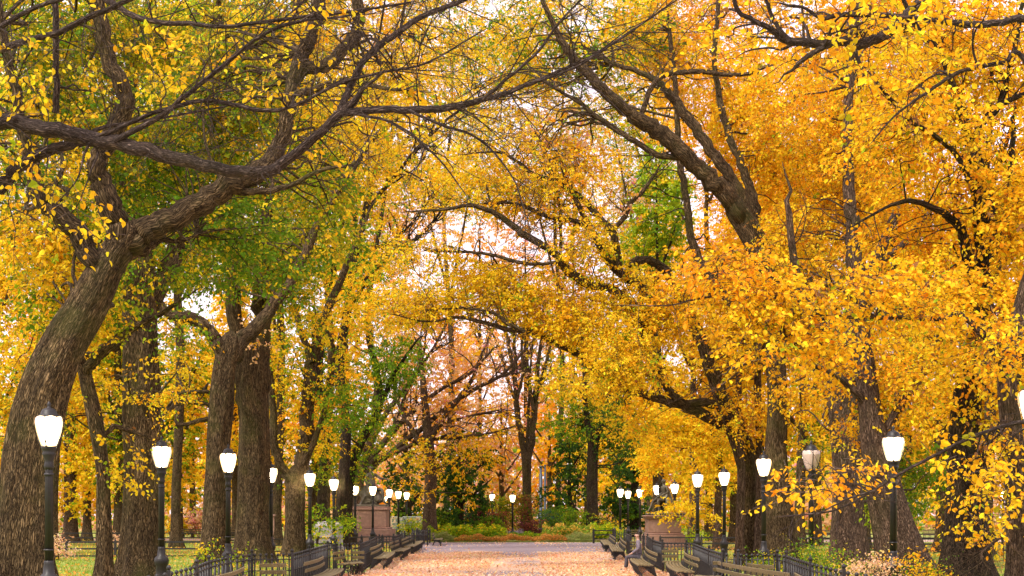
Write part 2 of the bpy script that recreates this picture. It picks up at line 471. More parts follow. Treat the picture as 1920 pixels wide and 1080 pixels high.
# A: bare-twigged elm whose trunk stands left of the view, limbs sweep over the picture
A = Tree('elm_tree', 'long bare-twigged elm limb sweeping across the upper left in front of all the trunks', base_at(-300, 20), 'bark_grey', 'trees of the left row')
A.trunk([(-300, 1246, 90), (-296, 1000, 62), (-285, 700, 52), (-270, 480, 44), (-255, 300, 34), (-250, 100, 22), (-240, -80, 12)], 20, 0)
A.limb([(-275, 480, 30), (-190, 330, 22), (-90, 240, 18), (0, 228, 15), (90, 245, 15), (200, 265, 14), (300, 288, 13), (430, 319, 11), (500, 319, 11), (548, 292, 9), (600, 248, 8), (640, 211, 8)], 20, -1.5, 12)
A.limb([(640, 211, 8), (720, 206, 7), (800, 206, 7), (860, 198, 6.5), (940, 178, 5), (1010, 150, 4), (1060, 128, 3.2), (1110, 105, 2.6), (1180, 60, 2), (1290, -15, 1.4)], 18.5, -.8, 9)
A.limb([(636, 213, 7), (655, 165, 6.5), (680, 115, 6), (722, 78, 5.5), (790, 32, 5), (868, 0, 4), (980, -45, 3)], 18.5, .6, 9)
A.limb([(-262, 600, 22), (-120, 480, 17), (0, 352, 12), (35, 312, 11.5), (88, 283, 10.5), (158, 266, 8), (190, 240, 4), (300, 222, 2.5), (420, 200, 1.5)], 20.3, -.4, 9)
A.limb([(-255, 330, 16), (-120, 160, 9), (0, 93, 6.5), (105, 63, 6), (160, 35, 6), (215, 12, 5), (300, -30, 4)], 20, -1.5, 8)
A.limb([(-120, 160, 7), (-40, 80, 6), (53, 20, 4.5), (116, -2, 4), (200, -40, 3)], 19.5, -1, 7)
A.limb([(-250, 130, 14), (0, -60, 8), (120, -50, 6), (197, -2, 5.5), (246, 28, 5.5), (300, 42, 5), (370, 46, 4.5), (422, 50, 4), (528, 36, 3.5), (640, 24, 3), (760, 6, 2)], 19.5, -1, 8)
A.limb([(215, 264, 6), (300, 218, 5.5), (352, 176, 5), (405, 134, 4.5), (457, 91, 4), (510, 56, 3.5), (563, 39, 3), (650, 30, 2), (720, 10, 1.6)], 19.2, -.8, 8)
A.limb([(170, 263, 4.5), (240, 232, 4), (300, 208, 4), (370, 190, 4), (422, 192, 4), (503, 208, 4), (563, 193, 3), (640, 155, 3), (720, 135, 2.5), (800, 118, 2), (900, 60, 1.3)], 19.3, -1, 8)
A.limb([(104, 212, 6.5), (106, 150, 6), (105, 80, 6), (103, 12, 6), (100, -60, 5)], 19.8, -.2, 8)
A.limb([(760, 205, 3), (830, 235, 2.6), (900, 262, 2.2), (960, 330, 1.5), (985, 400, .9)], 18, -.5, 6)
A.limb([(660, 212, 3), (740, 232, 2.4), (810, 285, 1.8), (870, 360, 1), (900, 410, .7)], 18.3, -.5, 6)
A.limb([(905, 187, 3.6), (960, 140, 3.2), (1010, 95, 2.8), (1050, 40, 2.2), (1110, -20, 1.6)], 18, -.3, 6)
A.limb([(1010, 152, 2.6), (1070, 130, 2.2), (1130, 95, 1.8), (1210, 40, 1.2), (1260, -10, .9)], 17.8, -.5, 6)
for i, n in ((1, 34), (2, 30), (3, 36), (4, 12), (5, 10), (6, 6), (7, 26), (8, 30), (9, 32), (10, 5), (11, 10), (12, 8), (13, 10), (14, 10)):
    A.twigs(i, n, 1.25, .009, 2, .10, .02, 4, .15, .18)
for c in ((70, 140, 90, 70, .45), (20, 320, 60, 70, .35), (150, 400, 60, 60, .3), (230, 60, 120, 60, .22), (390, 130, 150, 90, .18), (600, 110, 120, 70, .2), (740, 150, 120, 60, .15), (90, 330, 60, 50, .3), (560, 250, 90, 60, .14), (760, 260, 80, 50, .10)):
    A.clump(c[0], c[1], c[2], c[3], 19.5, c[4], 'yellow', 1.5, .085, 8, .8, feed=2, length=.5)
A.done()

# B: big leaning elm behind the nearest left lamp
B = Tree('elm_tree', 'thick leaning elm behind the nearest left lamp, forking low into wide dark limbs', base_at(42, 33), 'bark', 'trees of the left row')
B.trunk([(40, 1135, 60), (42, 1080, 54), (50, 950, 50), (60, 860, 48), (84, 740, 46), (120, 650, 42), (160, 580, 37), (195, 510, 31), (228, 455, 27)], 33, 0, 26)
B.limb([(215, 480, 22), (255, 450, 26), (290, 425, 24), (350, 395, 23), (420, 352, 21), (478, 324, 20), (515, 290, 16), (536, 240, 14), (545, 170, 14), (563, 110, 14), (590, 40, 13), (622, -70, 11)], 33, 1.5, 14)
B.limb([(548, 150, 12), (575, 125, 12), (610, 122, 12), (640, 95, 12), (668, 55, 12), (672, 10, 11), (655, -60, 10)], 34.2, .5, 12)
B.limb([(215, 480, 20), (222, 440, 23), (212, 395, 22), (190, 345, 20), (185, 300, 17), (222, 240, 16), (236, 180, 16), (210, 120, 15), (188, 40, 14), (170, -60, 12)], 33, -1, 14)
B.limb([(192, 520, 20), (150, 445, 20), (108, 402, 18), (75, 370, 16), (60, 320, 13), (40, 240, 11), (25, 150, 9), (0, 40, 7)], 33, -1.5, 12)
B.limb([(240, 480, 10), (275, 470, 8), (300, 450, 6), (335, 452, 4), (370, 440, 2.5)], 33.3, 1, 9)
B.limb([(420, 352, 9), (470, 360, 7), (540, 350, 5), (600, 320, 4), (660, 310, 2.5)], 33.8, -1, 8)
B.limb([(545, 180, 8), (600, 165, 7), (650, 150, 6), (720, 165, 4), (780, 170, 2.5)], 34, -1.5, 8)
for i, n in ((1, 26), (3, 16), (4, 14), (5, 10), (6, 8), (7, 8)):
    B.twigs(i, n, 1.5, .018, 1, .15, .05, 3, .2, .2)
for c in [(75, 460, 95, 70, .9, 'yellow'), (140, 520, 50, 95, .9, 'yellow'), (90, 590, 100, 50, .8, 'left'), (330, 330, 130, 75, 1.15, 'leftg'), (320, 245, 160, 60, 1.1, 'left'), (450, 180, 130, 90, .9, 'left'),
          (110, 180, 120, 90, .9, 'left'), (30, 330, 60, 70, .7, 'left'), (330, 60, 190, 70, 1.0, 'left'), (600, 330, 80, 80, .7, 'left'), (440, 425, 120, 50, .95, 'leftg'), (340, 510, 90, 40, .4, 'leftg'),
          (490, 505, 100, 40, .5, 'leftg'), (230, 570, 60, 40, .35, 'left'), (700, 200, 110, 90, .6, 'yellow'), (620, 440, 70, 50, .6, 'left'), (110, 30, 130, 60, .8, 'left'), (560, 40, 120, 60, .7, 'yellow'), (230, 400, 60, 40, .5, 'leftg')]:
    B.clump(c[0], c[1], c[2], c[3], 34 + rng.uniform(1.5, 5), c[4], c[5], 1.6, .105, 12)
B.done()

C = Tree('elm_tree', 'massive straight elm trunk with deep furrowed bark behind the second left lamp', base_at(262, 45), 'bark', 'trees of the left row')
C.trunk([(258, 1092, 44), (261, 1040, 36), (264, 960, 33), (264, 800, 33), (263, 640, 33), (264, 560, 30), (262, 490, 26), (245, 400, 22), (232, 300, 18), (240, 180, 14), (260, 40, 10)], 45, 0, 26)
C.limb([(270, 590, 22), (295, 540, 18), (318, 500, 17), (335, 450, 15), (352, 390, 13), (378, 300, 11), (400, 180, 9), (410, 40, 7)], 45, 1, 12)
C.limb([(250, 620, 12), (210, 650, 10), (175, 668, 8), (130, 650, 6), (80, 610, 4)], 45, -1.5, 9)
for c in [(250, 470, 130, 70, .9, 'left'), (80, 690, 90, 55, 1.0, 'yellow'), (60, 770, 50, 90, .9, 'left'), (330, 620, 60, 50, .55, 'left'), (210, 120, 180, 120, 1.0, 'left'), (300, 720, 50, 60, .35, 'yellow'),
          (420, 80, 140, 90, 1.0, 'left'), (80, 240, 120, 90, 1.0, 'yellow'), (180, 740, 40, 60, .45, 'yellow'), (360, 260, 120, 100, 1.0, 'left')]:
    C.clump(c[0], c[1], c[2], c[3], 45 + rng.uniform(-2, 2), c[4], c[5], 2, .11, 12)
C.done()

D = Tree('elm_tree', 'slender mossy crooked trunk standing on the lawn between the first two left lamps', base_at(197, 40), 'bark', 'trees of the left row')
D.trunk([(196, 1106, 19), (197, 1040, 15), (194, 950, 13), (192, 880, 12), (180, 800, 14), (166, 735, 13), (155, 690, 11), (132, 640, 9), (100, 570, 7), (70, 480, 5)], 40, 0, 16)
D.limb([(160, 700, 9), (172, 680, 10), (200, 652, 10), (238, 622, 8), (280, 600, 6), (330, 570, 4)], 40, -1, 9)
D.limb([(190, 820, 5), (215, 800, 5), (240, 808, 4), (262, 815, 3)], 40, 1, 8)
for c in [(150, 600, 90, 50, .5, 'yellow'), (175, 745, 30, 40, .25, 'yellow'), (215, 860, 26, 60, .5, 'yellow'), (60, 520, 70, 60, .6, 'yellow')]:
    D.clump(c[0], c[1], c[2], c[3], 40, c[4], c[5], 1.2, .11, 12)
D.done()

E = Tree('elm_tree', 'Y-forked elm behind the third left lamp, one limb bending left, a mossy one rising right', base_at(402, 56), 'bark', 'trees of the left row')
E.trunk([(400, 1068, 30), (402, 1020, 24), (403, 960, 21), (405, 880, 21), (412, 780, 22), (419, 700, 22), (428, 655, 20)], 56, 0, 22)
E.limb([(420, 690, 15), (415, 655, 14), (400, 630, 13), (375, 606, 12), (350, 594, 11), (320, 590, 9), (292, 560, 8), (262, 500, 6), (240, 420, 5)], 56, -1, 12)
E.limb([(425, 690, 15), (445, 650, 15), (468, 626, 14), (500, 590, 12), (528, 552, 10), (558, 505, 9), (598, 420, 8), (640, 350, 7), (690, 270, 6), (735, 230, 4)], 56, 2, 12)
E.limb([(392, 760, 5), (345, 752, 5), (318, 768, 4), (300, 790, 3), (290, 815, 2)], 56, -1.5, 7)
E.limb([(390, 785, 5), (350, 795, 4), (313, 802, 4), (295, 795, 3)], 56, -1, 7)
E.limb([(392, 735, 4), (360, 735, 4), (330, 742, 3), (310, 770, 3), (300, 740, 2), (330, 700, 1.5)], 56, -1, 7)
for c in [(380, 470, 150, 80, .8, 'leftg'), (540, 490, 100, 80, 1.0, 'leftg'), (440, 540, 90, 30, .15, 'left'), (600, 400, 80, 80, .8, 'left'), (690, 290, 70, 60, .7, 'yellow'), (330, 700, 50, 50, .35, 'yellow'), (470, 640, 40, 30, .25, 'peach')]:
    E.clump(c[0], c[1], c[2], c[3], 58 + rng.uniform(0, 4), c[4], c[5], 2, .115, 12)
E.done()

F_ = Tree('elm_tree', 'broad twin-stemmed elm right of the third left lamp, dividing into two close upright stems', base_at(475, 62), 'bark', 'trees of the left row')
F_.trunk([(476, 1058, 38), (475, 1010, 32), (476, 880, 29), (476, 800, 28), (472, 720, 27), (468, 660, 23)], 62, 0, 22)
F_.limb([(466, 790, 14), (458, 720, 15), (449, 670, 14), (442, 600, 14), (436, 520, 14), (432, 440, 12), (425, 330, 10), (400, 180, 8), (380, 20, 6)], 62, -1, 12)
F_.limb([(482, 790, 17), (486, 710, 18), (491, 640, 17), (489, 560, 16), (495, 480, 14), (508, 380, 12), (520, 250, 10), (545, 100, 8), (560, -40, 6)], 62, 1.5, 12)
F_.limb([(495, 560, 9), (530, 520, 8), (570, 450, 6), (600, 380, 5), (640, 300, 4)], 62, 1, 9)
for c in [(460, 330, 160, 130, 1.0, 'left'), (600, 300, 110, 110, .9, 'mixed'), (660, 180, 130, 110, .9, 'yellow'), (575, 560, 70, 60, .6, 'mixed'), (430, 120, 170, 110, .9, 'left'), (390, 420, 90, 60, .6, 'left')]:
    F_.clump(c[0], c[1], c[2], c[3], 62 + rng.uniform(-1, 4), c[4], c[5], 2.5, .12, 12)
F_.done()

G = Tree('elm_tree', 'medium elm beside the fifth left lamp carrying a hanging bunch of orange leaves', base_at(552, 72), 'bark', 'trees of the left row')
G.trunk([(552, 1046, 22), (552, 990, 19), (553, 930, 18), (553, 900, 16)], 72, 0, 18)
G.limb([(550, 925, 11), (540, 895, 9), (525, 868, 8), (514, 830, 8), (511, 760, 7), (506, 690, 6), (500, 600, 5), (480, 500, 4)], 72, -1, 9)
G.limb([(555, 925, 14), (565, 880, 14), (574, 820, 14), (577, 740, 13), (586, 670, 11), (605, 600, 9), (640, 520, 7), (680, 430, 5)], 72, 1, 10)
G.limb([(560, 890, 7), (600, 800, 5), (615, 720, 5), (625, 650, 4), (600, 600, 3)], 72, -1, 8)
G.limb([(586, 680, 7), (560, 610, 6), (545, 540, 5), (530, 460, 4)], 72, 1, 8)
for c in [(600, 775, 62, 38, 1.0, 'orange'), (575, 825, 55, 35, .8, 'gold'), (540, 700, 45, 70, .7, 'mixed'), (560, 620, 60, 50, .9, 'mixed'), (660, 760, 55, 50, 1.2, 'green'), (640, 700, 50, 50, .9, 'mixed'), (650, 600, 70, 60, 1.0, 'mixed'), (618, 972, 52, 24, .8, 'green'), (655, 984, 40, 16, .7, 'lime'), (560, 900, 30, 30, .2, 'leftg'), (700, 470, 70, 60, .8, 'mixed'), (560, 440, 80, 60, .7, 'mixed')]:
    G.clump(c[0], c[1], c[2], c[3], 72 + rng.uniform(-2, 3), c[4], c[5], 2.5, .13, 12)
G.done()

H = Tree('maple_tree', 'fan-branched tree behind the left statue, dark limbs spreading right under peach leaves', base_at(668, 118), 'bark_red', 'trees round the far end')
H.trunk([(668, 1014, 16), (668, 940, 12), (672, 890, 11)], 118, 0, 12)
for pts in ([(670, 900, 9), (690, 850, 8), (703, 770, 7), (706, 700, 6), (695, 640, 6), (690, 560, 5), (700, 470, 4), (715, 380, 3)],
            [(672, 895, 8), (720, 858, 6), (790, 805, 5), (850, 755, 4.5), (905, 722, 4), (945, 700, 3), (985, 655, 2.5)],
            [(674, 890, 8), (712, 838, 6), (760, 785, 5), (820, 735, 4), (880, 700, 3), (920, 660, 2)],
            [(674, 893, 7), (730, 852, 5), (800, 826, 4), (860, 820, 3), (920, 812, 2), (960, 800, 1.4)],
            [(672, 890, 7), (700, 820, 6), (735, 760, 5), (780, 700, 3.5), (820, 640, 2.5), (850, 580, 2)],
            [(674, 893, 6), (705, 860, 5), (760, 840, 3.5), (820, 800, 2.5), (880, 780, 2), (930, 770, 1.5)],
            [(700, 850, 5), (740, 800, 4), (760, 740, 3), (790, 680, 2), (800, 620, 1.5)]):
    H.limb(pts, 118, -3, 7)
for i in range(1, 8): H.twigs(i, 12, 4.5, .06, 1, .05, .08, 3, .15)
for c in [(850, 720, 110, 75, .62, 'peach'), (770, 650, 80, 60, .55, 'peach'), (870, 800, 70, 50, .5, 'peach'), (800, 770, 70, 45, .45, 'peach'), (665, 835, 26, 32, 1.0, 'red'), (900, 660, 60, 50, .4, 'peach'), (740, 850, 50, 30, .3, 'gold')]:
    H.clump(c[0], c[1], c[2], c[3], 118, c[4], c[5], 4, .17, 12)
H.done()

H2 = Tree('lime_green_tree', 'bright green leafed tree behind the left row above the left statue', base_at(651, 98), 'bark_dark', 'trees of the left row')
H2.trunk([(651, 1023, 13), (652, 940, 9), (668, 850, 8), (712, 760, 7), (705, 690, 6), (690, 620, 5), (700, 500, 4), (720, 380, 3), (740, 200, 2)], 98, 0, 12)
H2.limb([(712, 760, 5), (735, 710, 4), (760, 670, 3), (780, 640, 2)], 98, -2, 8)
for c in [(745, 680, 58, 48, 1.8, 'green'), (700, 740, 50, 40, 1.0, 'green'), (690, 820, 60, 50, .9, 'leftg'), (640, 880, 60, 50, .7, 'leftg'), (710, 600, 60, 50, .7, 'mixed'), (620, 800, 50, 60, .7, 'leftg')]:
    H2.clump(c[0], c[1], c[2], c[3], 98, c[4], c[5], 3, .15, 12)
H2.done()

# yellow trees of the left rows further back, tops fill the upper middle
for (px, d, lab, cl) in [
    (640, 84, 'slim dark elm between the fifth and sixth left lamps reaching the top of the picture', [(700, 330, 110, 90, .9, 'mixed'), (760, 180, 130, 100, .8, 'yellow'), (640, 500, 80, 70, .8, 'mixed'), (700, 560, 90, 50, .8, 'mixed'), (850, 80, 100, 60, .5, 'topmix'), (600, 130, 90, 80, .7, 'yellow')]),
    (602, 104, 'slim dark elm behind the grey granite block with orange-yellow crown', [(780, 420, 60, 40, .55, 'peach'), (740, 500, 80, 50, .7, 'gold'), (800, 300, 100, 60, .8, 'yellow'), (720, 410, 60, 60, .7, 'peach'), (880, 310, 90, 40, .6, 'yellow'), (860, 190, 90, 50, .45, 'topmix')])]:
    t = Tree('elm_tree', lab, base_at(px, d), 'bark_dark', 'trees of the left row')
    yb = CY + 2 * FPX / d; w = 900 / d
    t.trunk([(px, yb, w * 1.3), (px + 2, yb - 100, w), (px + 8, 800, w * .9), (px - 4, 690, w * .85), (px + 12, 580, w * .75), (px + 30, 460, w * .6), (px + 60, 330, w * .5), (px + 90, 180, w * .35), (px + 120, 0, w * .2)], d, 0, 12)
    t.limb([(px + 12, 580, w * .5), (px + 50, 520, w * .45), (px + 100, 470, w * .4), (px + 150, 440, w * .3), (px + 200, 380, w * .15)], d, -3, 8)
    t.limb([(px + 30, 460, w * .5), (px + 20, 380, w * .4), (px - 10, 290, w * .35), (px - 20, 180, w * .25), (px - 10, 60, w * .15)], d, 2, 8)
    t.limb([(px + 45, 400, w * .4), (px + 100, 330, w * .35), (px + 160, 260, w * .3), (px + 230, 200, w * .2), (px + 300, 160, w * .1)], d, -3, 8)
    t.twigs(1, 14, 3, .05, 1); t.twigs(2, 14, 3, .05, 1); t.twigs(3, 14, 3, .05, 1)
    for c in cl: t.clump(c[0], c[1], c[2], c[3], d, c[4], c[5], 4, .15, 12)
    t.done()

# ---- right side
L = Tree('elm_tree', 'big elm behind the third right lamp, its mossy twin limbs leaning left overhead', base_at(1464, 55), 'bark', 'trees of the right row')
L.trunk([(1466, 1070, 36), (1465, 1010, 29), (1463, 950, 25), (1456, 860, 20), (1458, 760, 19), (1453, 680, 18), (1450, 600, 18), (1440, 520, 19), (1415, 450, 21), (1385, 400, 21)], 55, 0, 22)
L.limb([(1400, 425, 18), (1370, 378, 17), (1335, 340, 17), (1290, 297, 16), (1240, 252, 15), (1190, 216, 13), (1140, 176, 11), (1093, 130, 9), (1058, 85, 7), (1030, 30, 5), (1000, -40, 4)], 55, -2, 14)
L.limb([(1405, 430, 14), (1392, 380, 13), (1375, 345, 11), (1346, 300, 11), (1310, 250, 10), (1275, 200, 9), (1240, 160, 7), (1200, 135, 5), (1150, 120, 4)], 55.5, .5, 12)
L.limb([(1410, 440, 10), (1415, 380, 9), (1395, 320, 8), (1370, 260, 7), (1350, 190, 6), (1340, 100, 5), (1350, -20, 4)], 56, 1, 9)
L.limb([(1290, 297, 6), (1230, 290, 6), (1190, 265, 5), (1140, 235, 5), (1090, 195, 4), (1040, 165, 3)], 54.5, -1, 9)
L.limb([(1200, 222, 5), (1230, 150, 5), (1290, 135, 5), (1390, 140, 4), (1450, 120, 3)], 55, 1, 8)
L.limb([(1452, 640, 9), (1500, 560, 8), (1530, 470, 7), (1545, 360, 6), (1560, 220, 5)], 55, 1.5, 9)
L.limb([(1290, 400, 7), (1300, 460, 8), (1330, 520, 8), (1400, 600, 9), (1448, 700, 10)], 56.5, -1.0, 9)
L.limb([(1292, 405, 7), (1283, 350, 7), (1272, 280, 6), (1268, 180, 5), (1255, 60, 4)], 56.5, 1, 9)
for i in range(1, 9): L.twigs(i, 5, 2.0, .025, 1)
for c in [(1350, 520, 90, 60, .9, 'gold'), (1400, 620, 110, 90, 1.2, 'gold'), (1420, 280, 110, 110, .9, 'gold'), (1330, 150, 120, 90, .8, 'gold'), (1160, 70, 120, 60, 1.0, 'topmix'), (1030, 90, 130, 80, .9, 'topmix'), (1050, 250, 110, 60, .5, 'peach'), (1000, 330, 80, 40, .6, 'gold'), (960, 180, 110, 60, .7, 'yellow'), (1040, 190, 60, 40, .3, 'gold'), (930, 60, 110, 60, .8, 'topmix'), (1120, 170, 90, 50, .5, 'topmix'),
          (1230, 60, 100, 60, .6, 'gold'), (1440, 430, 80, 70, .9, 'orange'), (1170, 390, 40, 50, .35, 'peach'), (1520, 330, 110, 110, 1.0, 'gold'), (1360, 720, 90, 50, .8, 'gold'), (1480, 560, 90, 70, 1.1, 'gold'), (1420, 790, 60, 50, .6, 'gold'), (1080, 230, 60, 40, .25, 'gold')]:
    L.clump(c[0], c[1], c[2], c[3], 57 + rng.uniform(0, 4), c[4] * .85, c[5], 2, .14, 12)
L.done()

Mt = Tree('elm_tree', 'forked elm left of the third right lamp, low bright yellow limbs arching over the promenade', base_at(1408, 58), 'bark', 'trees of the right row')
Mt.trunk([(1409, 1064, 20), (1408, 1010, 15), (1406, 940, 14), (1403, 880, 15), (1396, 830, 14), (1380, 795, 13)], 58, 0, 18)
Mt.limb([(1400, 860, 12), (1375, 812, 12), (1346, 792, 11), (1297, 767, 10), (1262, 740, 9), (1235, 700, 8), (1205, 640, 8), (1225, 590, 9), (1200, 535, 9), (1167, 514, 9), (1135, 480, 8), (1108, 430, 6), (1088, 392, 5), (1070, 350, 4)], 58, -3, 10)
Mt.limb([(1392, 830, 11), (1365, 775, 11), (1330, 755, 9), (1275, 758, 8), (1230, 745, 8), (1190, 733, 8), (1156, 720, 8), (1121, 698, 7), (1080, 662, 7), (1040, 642, 7), (991, 621, 6), (956, 619, 5), (914, 607, 4), (860, 595, 3), (800, 603, 2), (740, 590, 1.2)], 58, -4, 10)
Mt.limb([(985, 622, 4), (950, 605, 4), (928, 588, 3), (880, 578, 2), (800, 582, 1.5)], 54.5, 0, 8)
Mt.limb([(1210, 620, 7), (1190, 575, 8), (1148, 543, 8), (1110, 535, 8), (1083, 522, 8), (1055, 495, 8), (1035, 470, 7), (990, 445, 7), (960, 422, 6), (930, 402, 5), (885, 385, 4), (840, 392, 3), (780, 396, 2)], 56, -2, 10)
Mt.limb([(1045, 491, 3), (1010, 496, 3.5), (970, 491, 3.5), (921, 478, 3), (870, 472, 2.5), (815, 471, 2)], 54.8, 0, 8)
Mt.limb([(1105, 425, 5), (1072, 413, 4.5), (1026, 406, 4.5), (991, 390, 4), (960, 380, 3), (920, 382, 2.5)], 55.2, 0, 8)
Mt.limb([(1165, 512, 5), (1150, 440, 7), (1125, 410, 6), (1092, 372, 5), (1057, 349, 4.5), (1030, 335, 4), (1000, 327, 4), (966, 300, 3), (930, 285, 2), (880, 288, 1.5)], 55.5, -1, 9)
Mt.limb([(1150, 430, 4), (1172, 405, 5), (1180, 385, 5), (1205, 360, 4), (1225, 330, 3)], 55.5, 1, 8)
Mt.limb([(1180, 500, 4), (1195, 488, 8), (1225, 492, 8), (1260, 520, 9), (1300, 600, 10), (1340, 700, 11), (1375, 780, 12)], 57, 1, 10)
Mt.limb([(1050, 470, 3), (1052, 440, 3), (1045, 360, 2.5), (1030, 300, 2), (1005, 250, 1.6)], 55.5, 1, 7)
Mt.limb([(1392, 830, 8), (1375, 780, 8), (1345, 740, 8), (1325, 690, 7), (1300, 620, 6), (1240, 560, 5)], 58, 1, 9)
for i in range(1, 12): Mt.twigs(i, 14, 2.0, .02, 1, .1, .03)
for c in [(900, 560, 130, 38, 2.2, 'yellow'), (760, 572, 100, 34, 1.9, 'yellow'), (1050, 590, 130, 45, 2.0, 'yellow'), (1010, 525, 110, 32, 1.4, 'yellow'), (880, 505, 110, 22, 1.4, 'yellow'), (1080, 465, 55, 40, 1.1, 'yellow'), (985, 365, 100, 36, 1.5, 'yellow'), (880, 350, 100, 36, 1.4, 'yellow'), (790, 470, 80, 24, .9, 'yellow'), (1040, 300, 110, 50, .8, 'gold'), (900, 290, 90, 40, .8, 'yellow'),
          (1150, 610, 120, 60, 1.5, 'yellow'), (1200, 680, 110, 50, 1.3, 'yellow'), (1100, 430, 70, 50, .8, 'yellow'), 
          (1090, 720, 90, 35, .9, 'yellow'), (1000, 400, 80, 30, .6, 'gold'), (1260, 580, 80, 60, 1.0, 'gold'), (970, 250, 90, 40, .5, 'yellow'), (1090, 310, 80, 50, .6, 'gold'), (1180, 800, 50, 40, .7, 'yellow'), (830, 440, 60, 20, .5, 'peach'), (1160, 540, 60, 40, .9, 'yellow')]:
    Mt.clump(c[0], c[1], c[2], c[3], 55.5 + rng.uniform(-1.5, 1.5), c[4], c[5], 1.8, .115, 12, .3)
Mt.done()

for (px, r, d, mt, lab, top) in [(1388, 8, 57, 'bark_red', 'thin straight reddish trunk left of the mossy forked elm', 640), (1424, 9, 57.5, 'bark_red', 'smooth pinkish-grey stem squeezed between the mossy elm and the big elm', 600), (1347, 7, 88, 'bark_red', 'slim orange-brown trunk behind the fourth right lamp, its low boughs bright yellow', 700)]:
    t = Tree('young_tree', lab, base_at(px, d), mt, 'trees of the right row')
    yb = CY + 2 * FPX / d
    t.trunk([(px, yb, r * 1.4), (px - 1, yb - 60, r), (px + 2, yb - 180, r * .9), (px - 3, top + 80, r * .7), (px + 6, top, r * .5), (px + 20, top - 120, r * .3)], d, 0, 12)
    t.limb([(px, yb - 180, r * .5), (px - 25, yb - 260, r * .4), (px - 50, yb - 330, r * .2)], d, -1, 7)
    if d > 80:
        for c in [(1250, 790, 60, 45, 1.1, 'yellow'), (1235, 862, 50, 24, 1.1, 'yellow'), (1290, 830, 80, 55, 1.1, 'yellow'), (1290, 952, 40, 14, .6, 'yellow'), (1338, 888, 50, 38, .8, 'yellow'), (1310, 975, 44, 22, .35, 'yellow'), (1262, 955, 44, 18, .8, 'yellow')]:
            t.clump(c[0], c[1], c[2], c[3], d, c[4], c[5], 1.8, .14, 12, .3)
    t.clump(px - 10, 780, 50, 60, d, .7, 'gold', 1.5, .12, 12)
    t.clump(px + 5, 640, 60, 70, d, .8, 'gold', 1.5, .12, 12)
    t.done()

Nn = Tree('elm_tree', 'thick pale-furrowed elm trunk behind the unlit right lamp', base_at(1590, 50), 'bark_red', 'trees of the right row')
Nn.trunk([(1592, 1078, 42), (1590, 1020, 34), (1588, 950, 28), (1586, 870, 26), (1582, 780, 27), (1580, 690, 28), (1578, 640, 27)], 50, 0, 24)
Nn.limb([(1575, 680, 17), (1555, 630, 16), (1530, 590, 13), (1505, 560, 10), (1490, 500, 8), (1480, 400, 6)], 50, -1, 11)
Nn.limb([(1588, 690, 20), (1598, 620, 19), (1606, 540, 17), (1602, 450, 14), (1592, 350, 11), (1590, 220, 9), (1600, 60, 7)], 50, 1, 12)
Nn.limb([(1600, 560, 9), (1640, 500, 8), (1690, 460, 6), (1740, 400, 5)], 50, 1, 9)
Nn.limb([(1560, 650, 7), (1500, 640, 6), (1440, 660, 5), (1380, 690, 3)], 50, -1.5, 9)
for i in (1, 2, 3, 4): Nn.twigs(i, 10, 2, .025, 1)
for c in [(1540, 430, 110, 90, 1.0, 'gold'), (1620, 330, 120, 100, 1.0, 'gold'), (1500, 200, 120, 110, .9, 'gold'), (1640, 150, 130, 110, .9, 'gold'), (1530, 740, 90, 50, .8, 'gold'), (1660, 640, 90, 60, .9, 'gold'), (1500, 840, 60, 40, .6, 'mixed'), (1640, 860, 60, 50, .6, 'gold'), (1660, 935, 70, 38, 1.0, 'green'), (1640, 550, 60, 50, .4, 'lime')]:
    Nn.clump(c[0], c[1], c[2], c[3], 52 + rng.uniform(0, 4), c[4], c[5], 2, .12, 12)
Nn.done()

O = Tree('elm_tree', 'stout leaning trunk with a swollen root flare behind the front right lamp', base_at(1690, 43), 'bark_red', 'trees of the right row')
O.trunk([(1697, 1098, 56), (1688, 1040, 46), (1672, 970, 37), (1655, 900, 31), (1642, 840, 26), (1632, 770, 22), (1622, 690, 18), (1615, 600, 15), (1640, 500, 11), (1680, 400, 8)], 43, 0, 24)
O.limb([(1642, 840, 10), (1690, 760, 8), (1730, 700, 7), (1760, 620, 5)], 43, 1, 9)
O.limb([(1632, 770, 9), (1590, 720, 7), (1540, 690, 5), (1480, 680, 3)], 43, -1, 9)
for c in [(1700, 720, 90, 60, .8, 'gold'), (1600, 680, 100, 60, .9, 'gold'), (1760, 600, 80, 70, .9, 'gold'), (1730, 890, 70, 55, 1.0, 'green'), (1640, 800, 90, 45, .8, 'gold'), (1700, 960, 60, 30, .5, 'green')]:
    O.clump(c[0], c[1], c[2], c[3], 43 + rng.uniform(-1, 2), c[4], c[5], 1.6, .115, 12)
O.done()

Pt = Tree('elm_tree', 'dark elm at the right with wrist-thick limbs dividing upward like a candelabra', base_at(1812, 36), 'bark_dark', 'trees of the right row')
Pt.trunk([(1818, 1121, 60), (1813, 1050, 44), (1811, 960, 35), (1806, 870, 31), (1808, 780, 27), (1818, 700, 23), (1832, 620, 19), (1840, 540, 16), (1846, 462, 13)], 36, 0, 24)
Pt.limb([(1842, 500, 12), (1838, 420, 11), (1830, 350, 11), (1822, 285, 10), (1808, 218, 9), (1790, 165, 7), (1762, 95, 6), (1722, 55, 5), (1690, -10, 4)], 36, -1, 10)
Pt.limb([(1826, 300, 8), (1832, 255, 8), (1850, 220, 7), (1873, 198, 7), (1888, 150, 6), (1902, 90, 5), (1915, 20, 4), (1930, -50, 3)], 35.5, 1, 9)
Pt.limb([(1873, 200, 5), (1900, 185, 5), (1940, 170, 4)], 35.6, .5, 8)
Pt.limb([(1848, 870, 10), (1862, 830, 10), (1882, 790, 9), (1900, 740, 8), (1915, 680, 7), (1935, 600, 6)], 36, 1, 9)
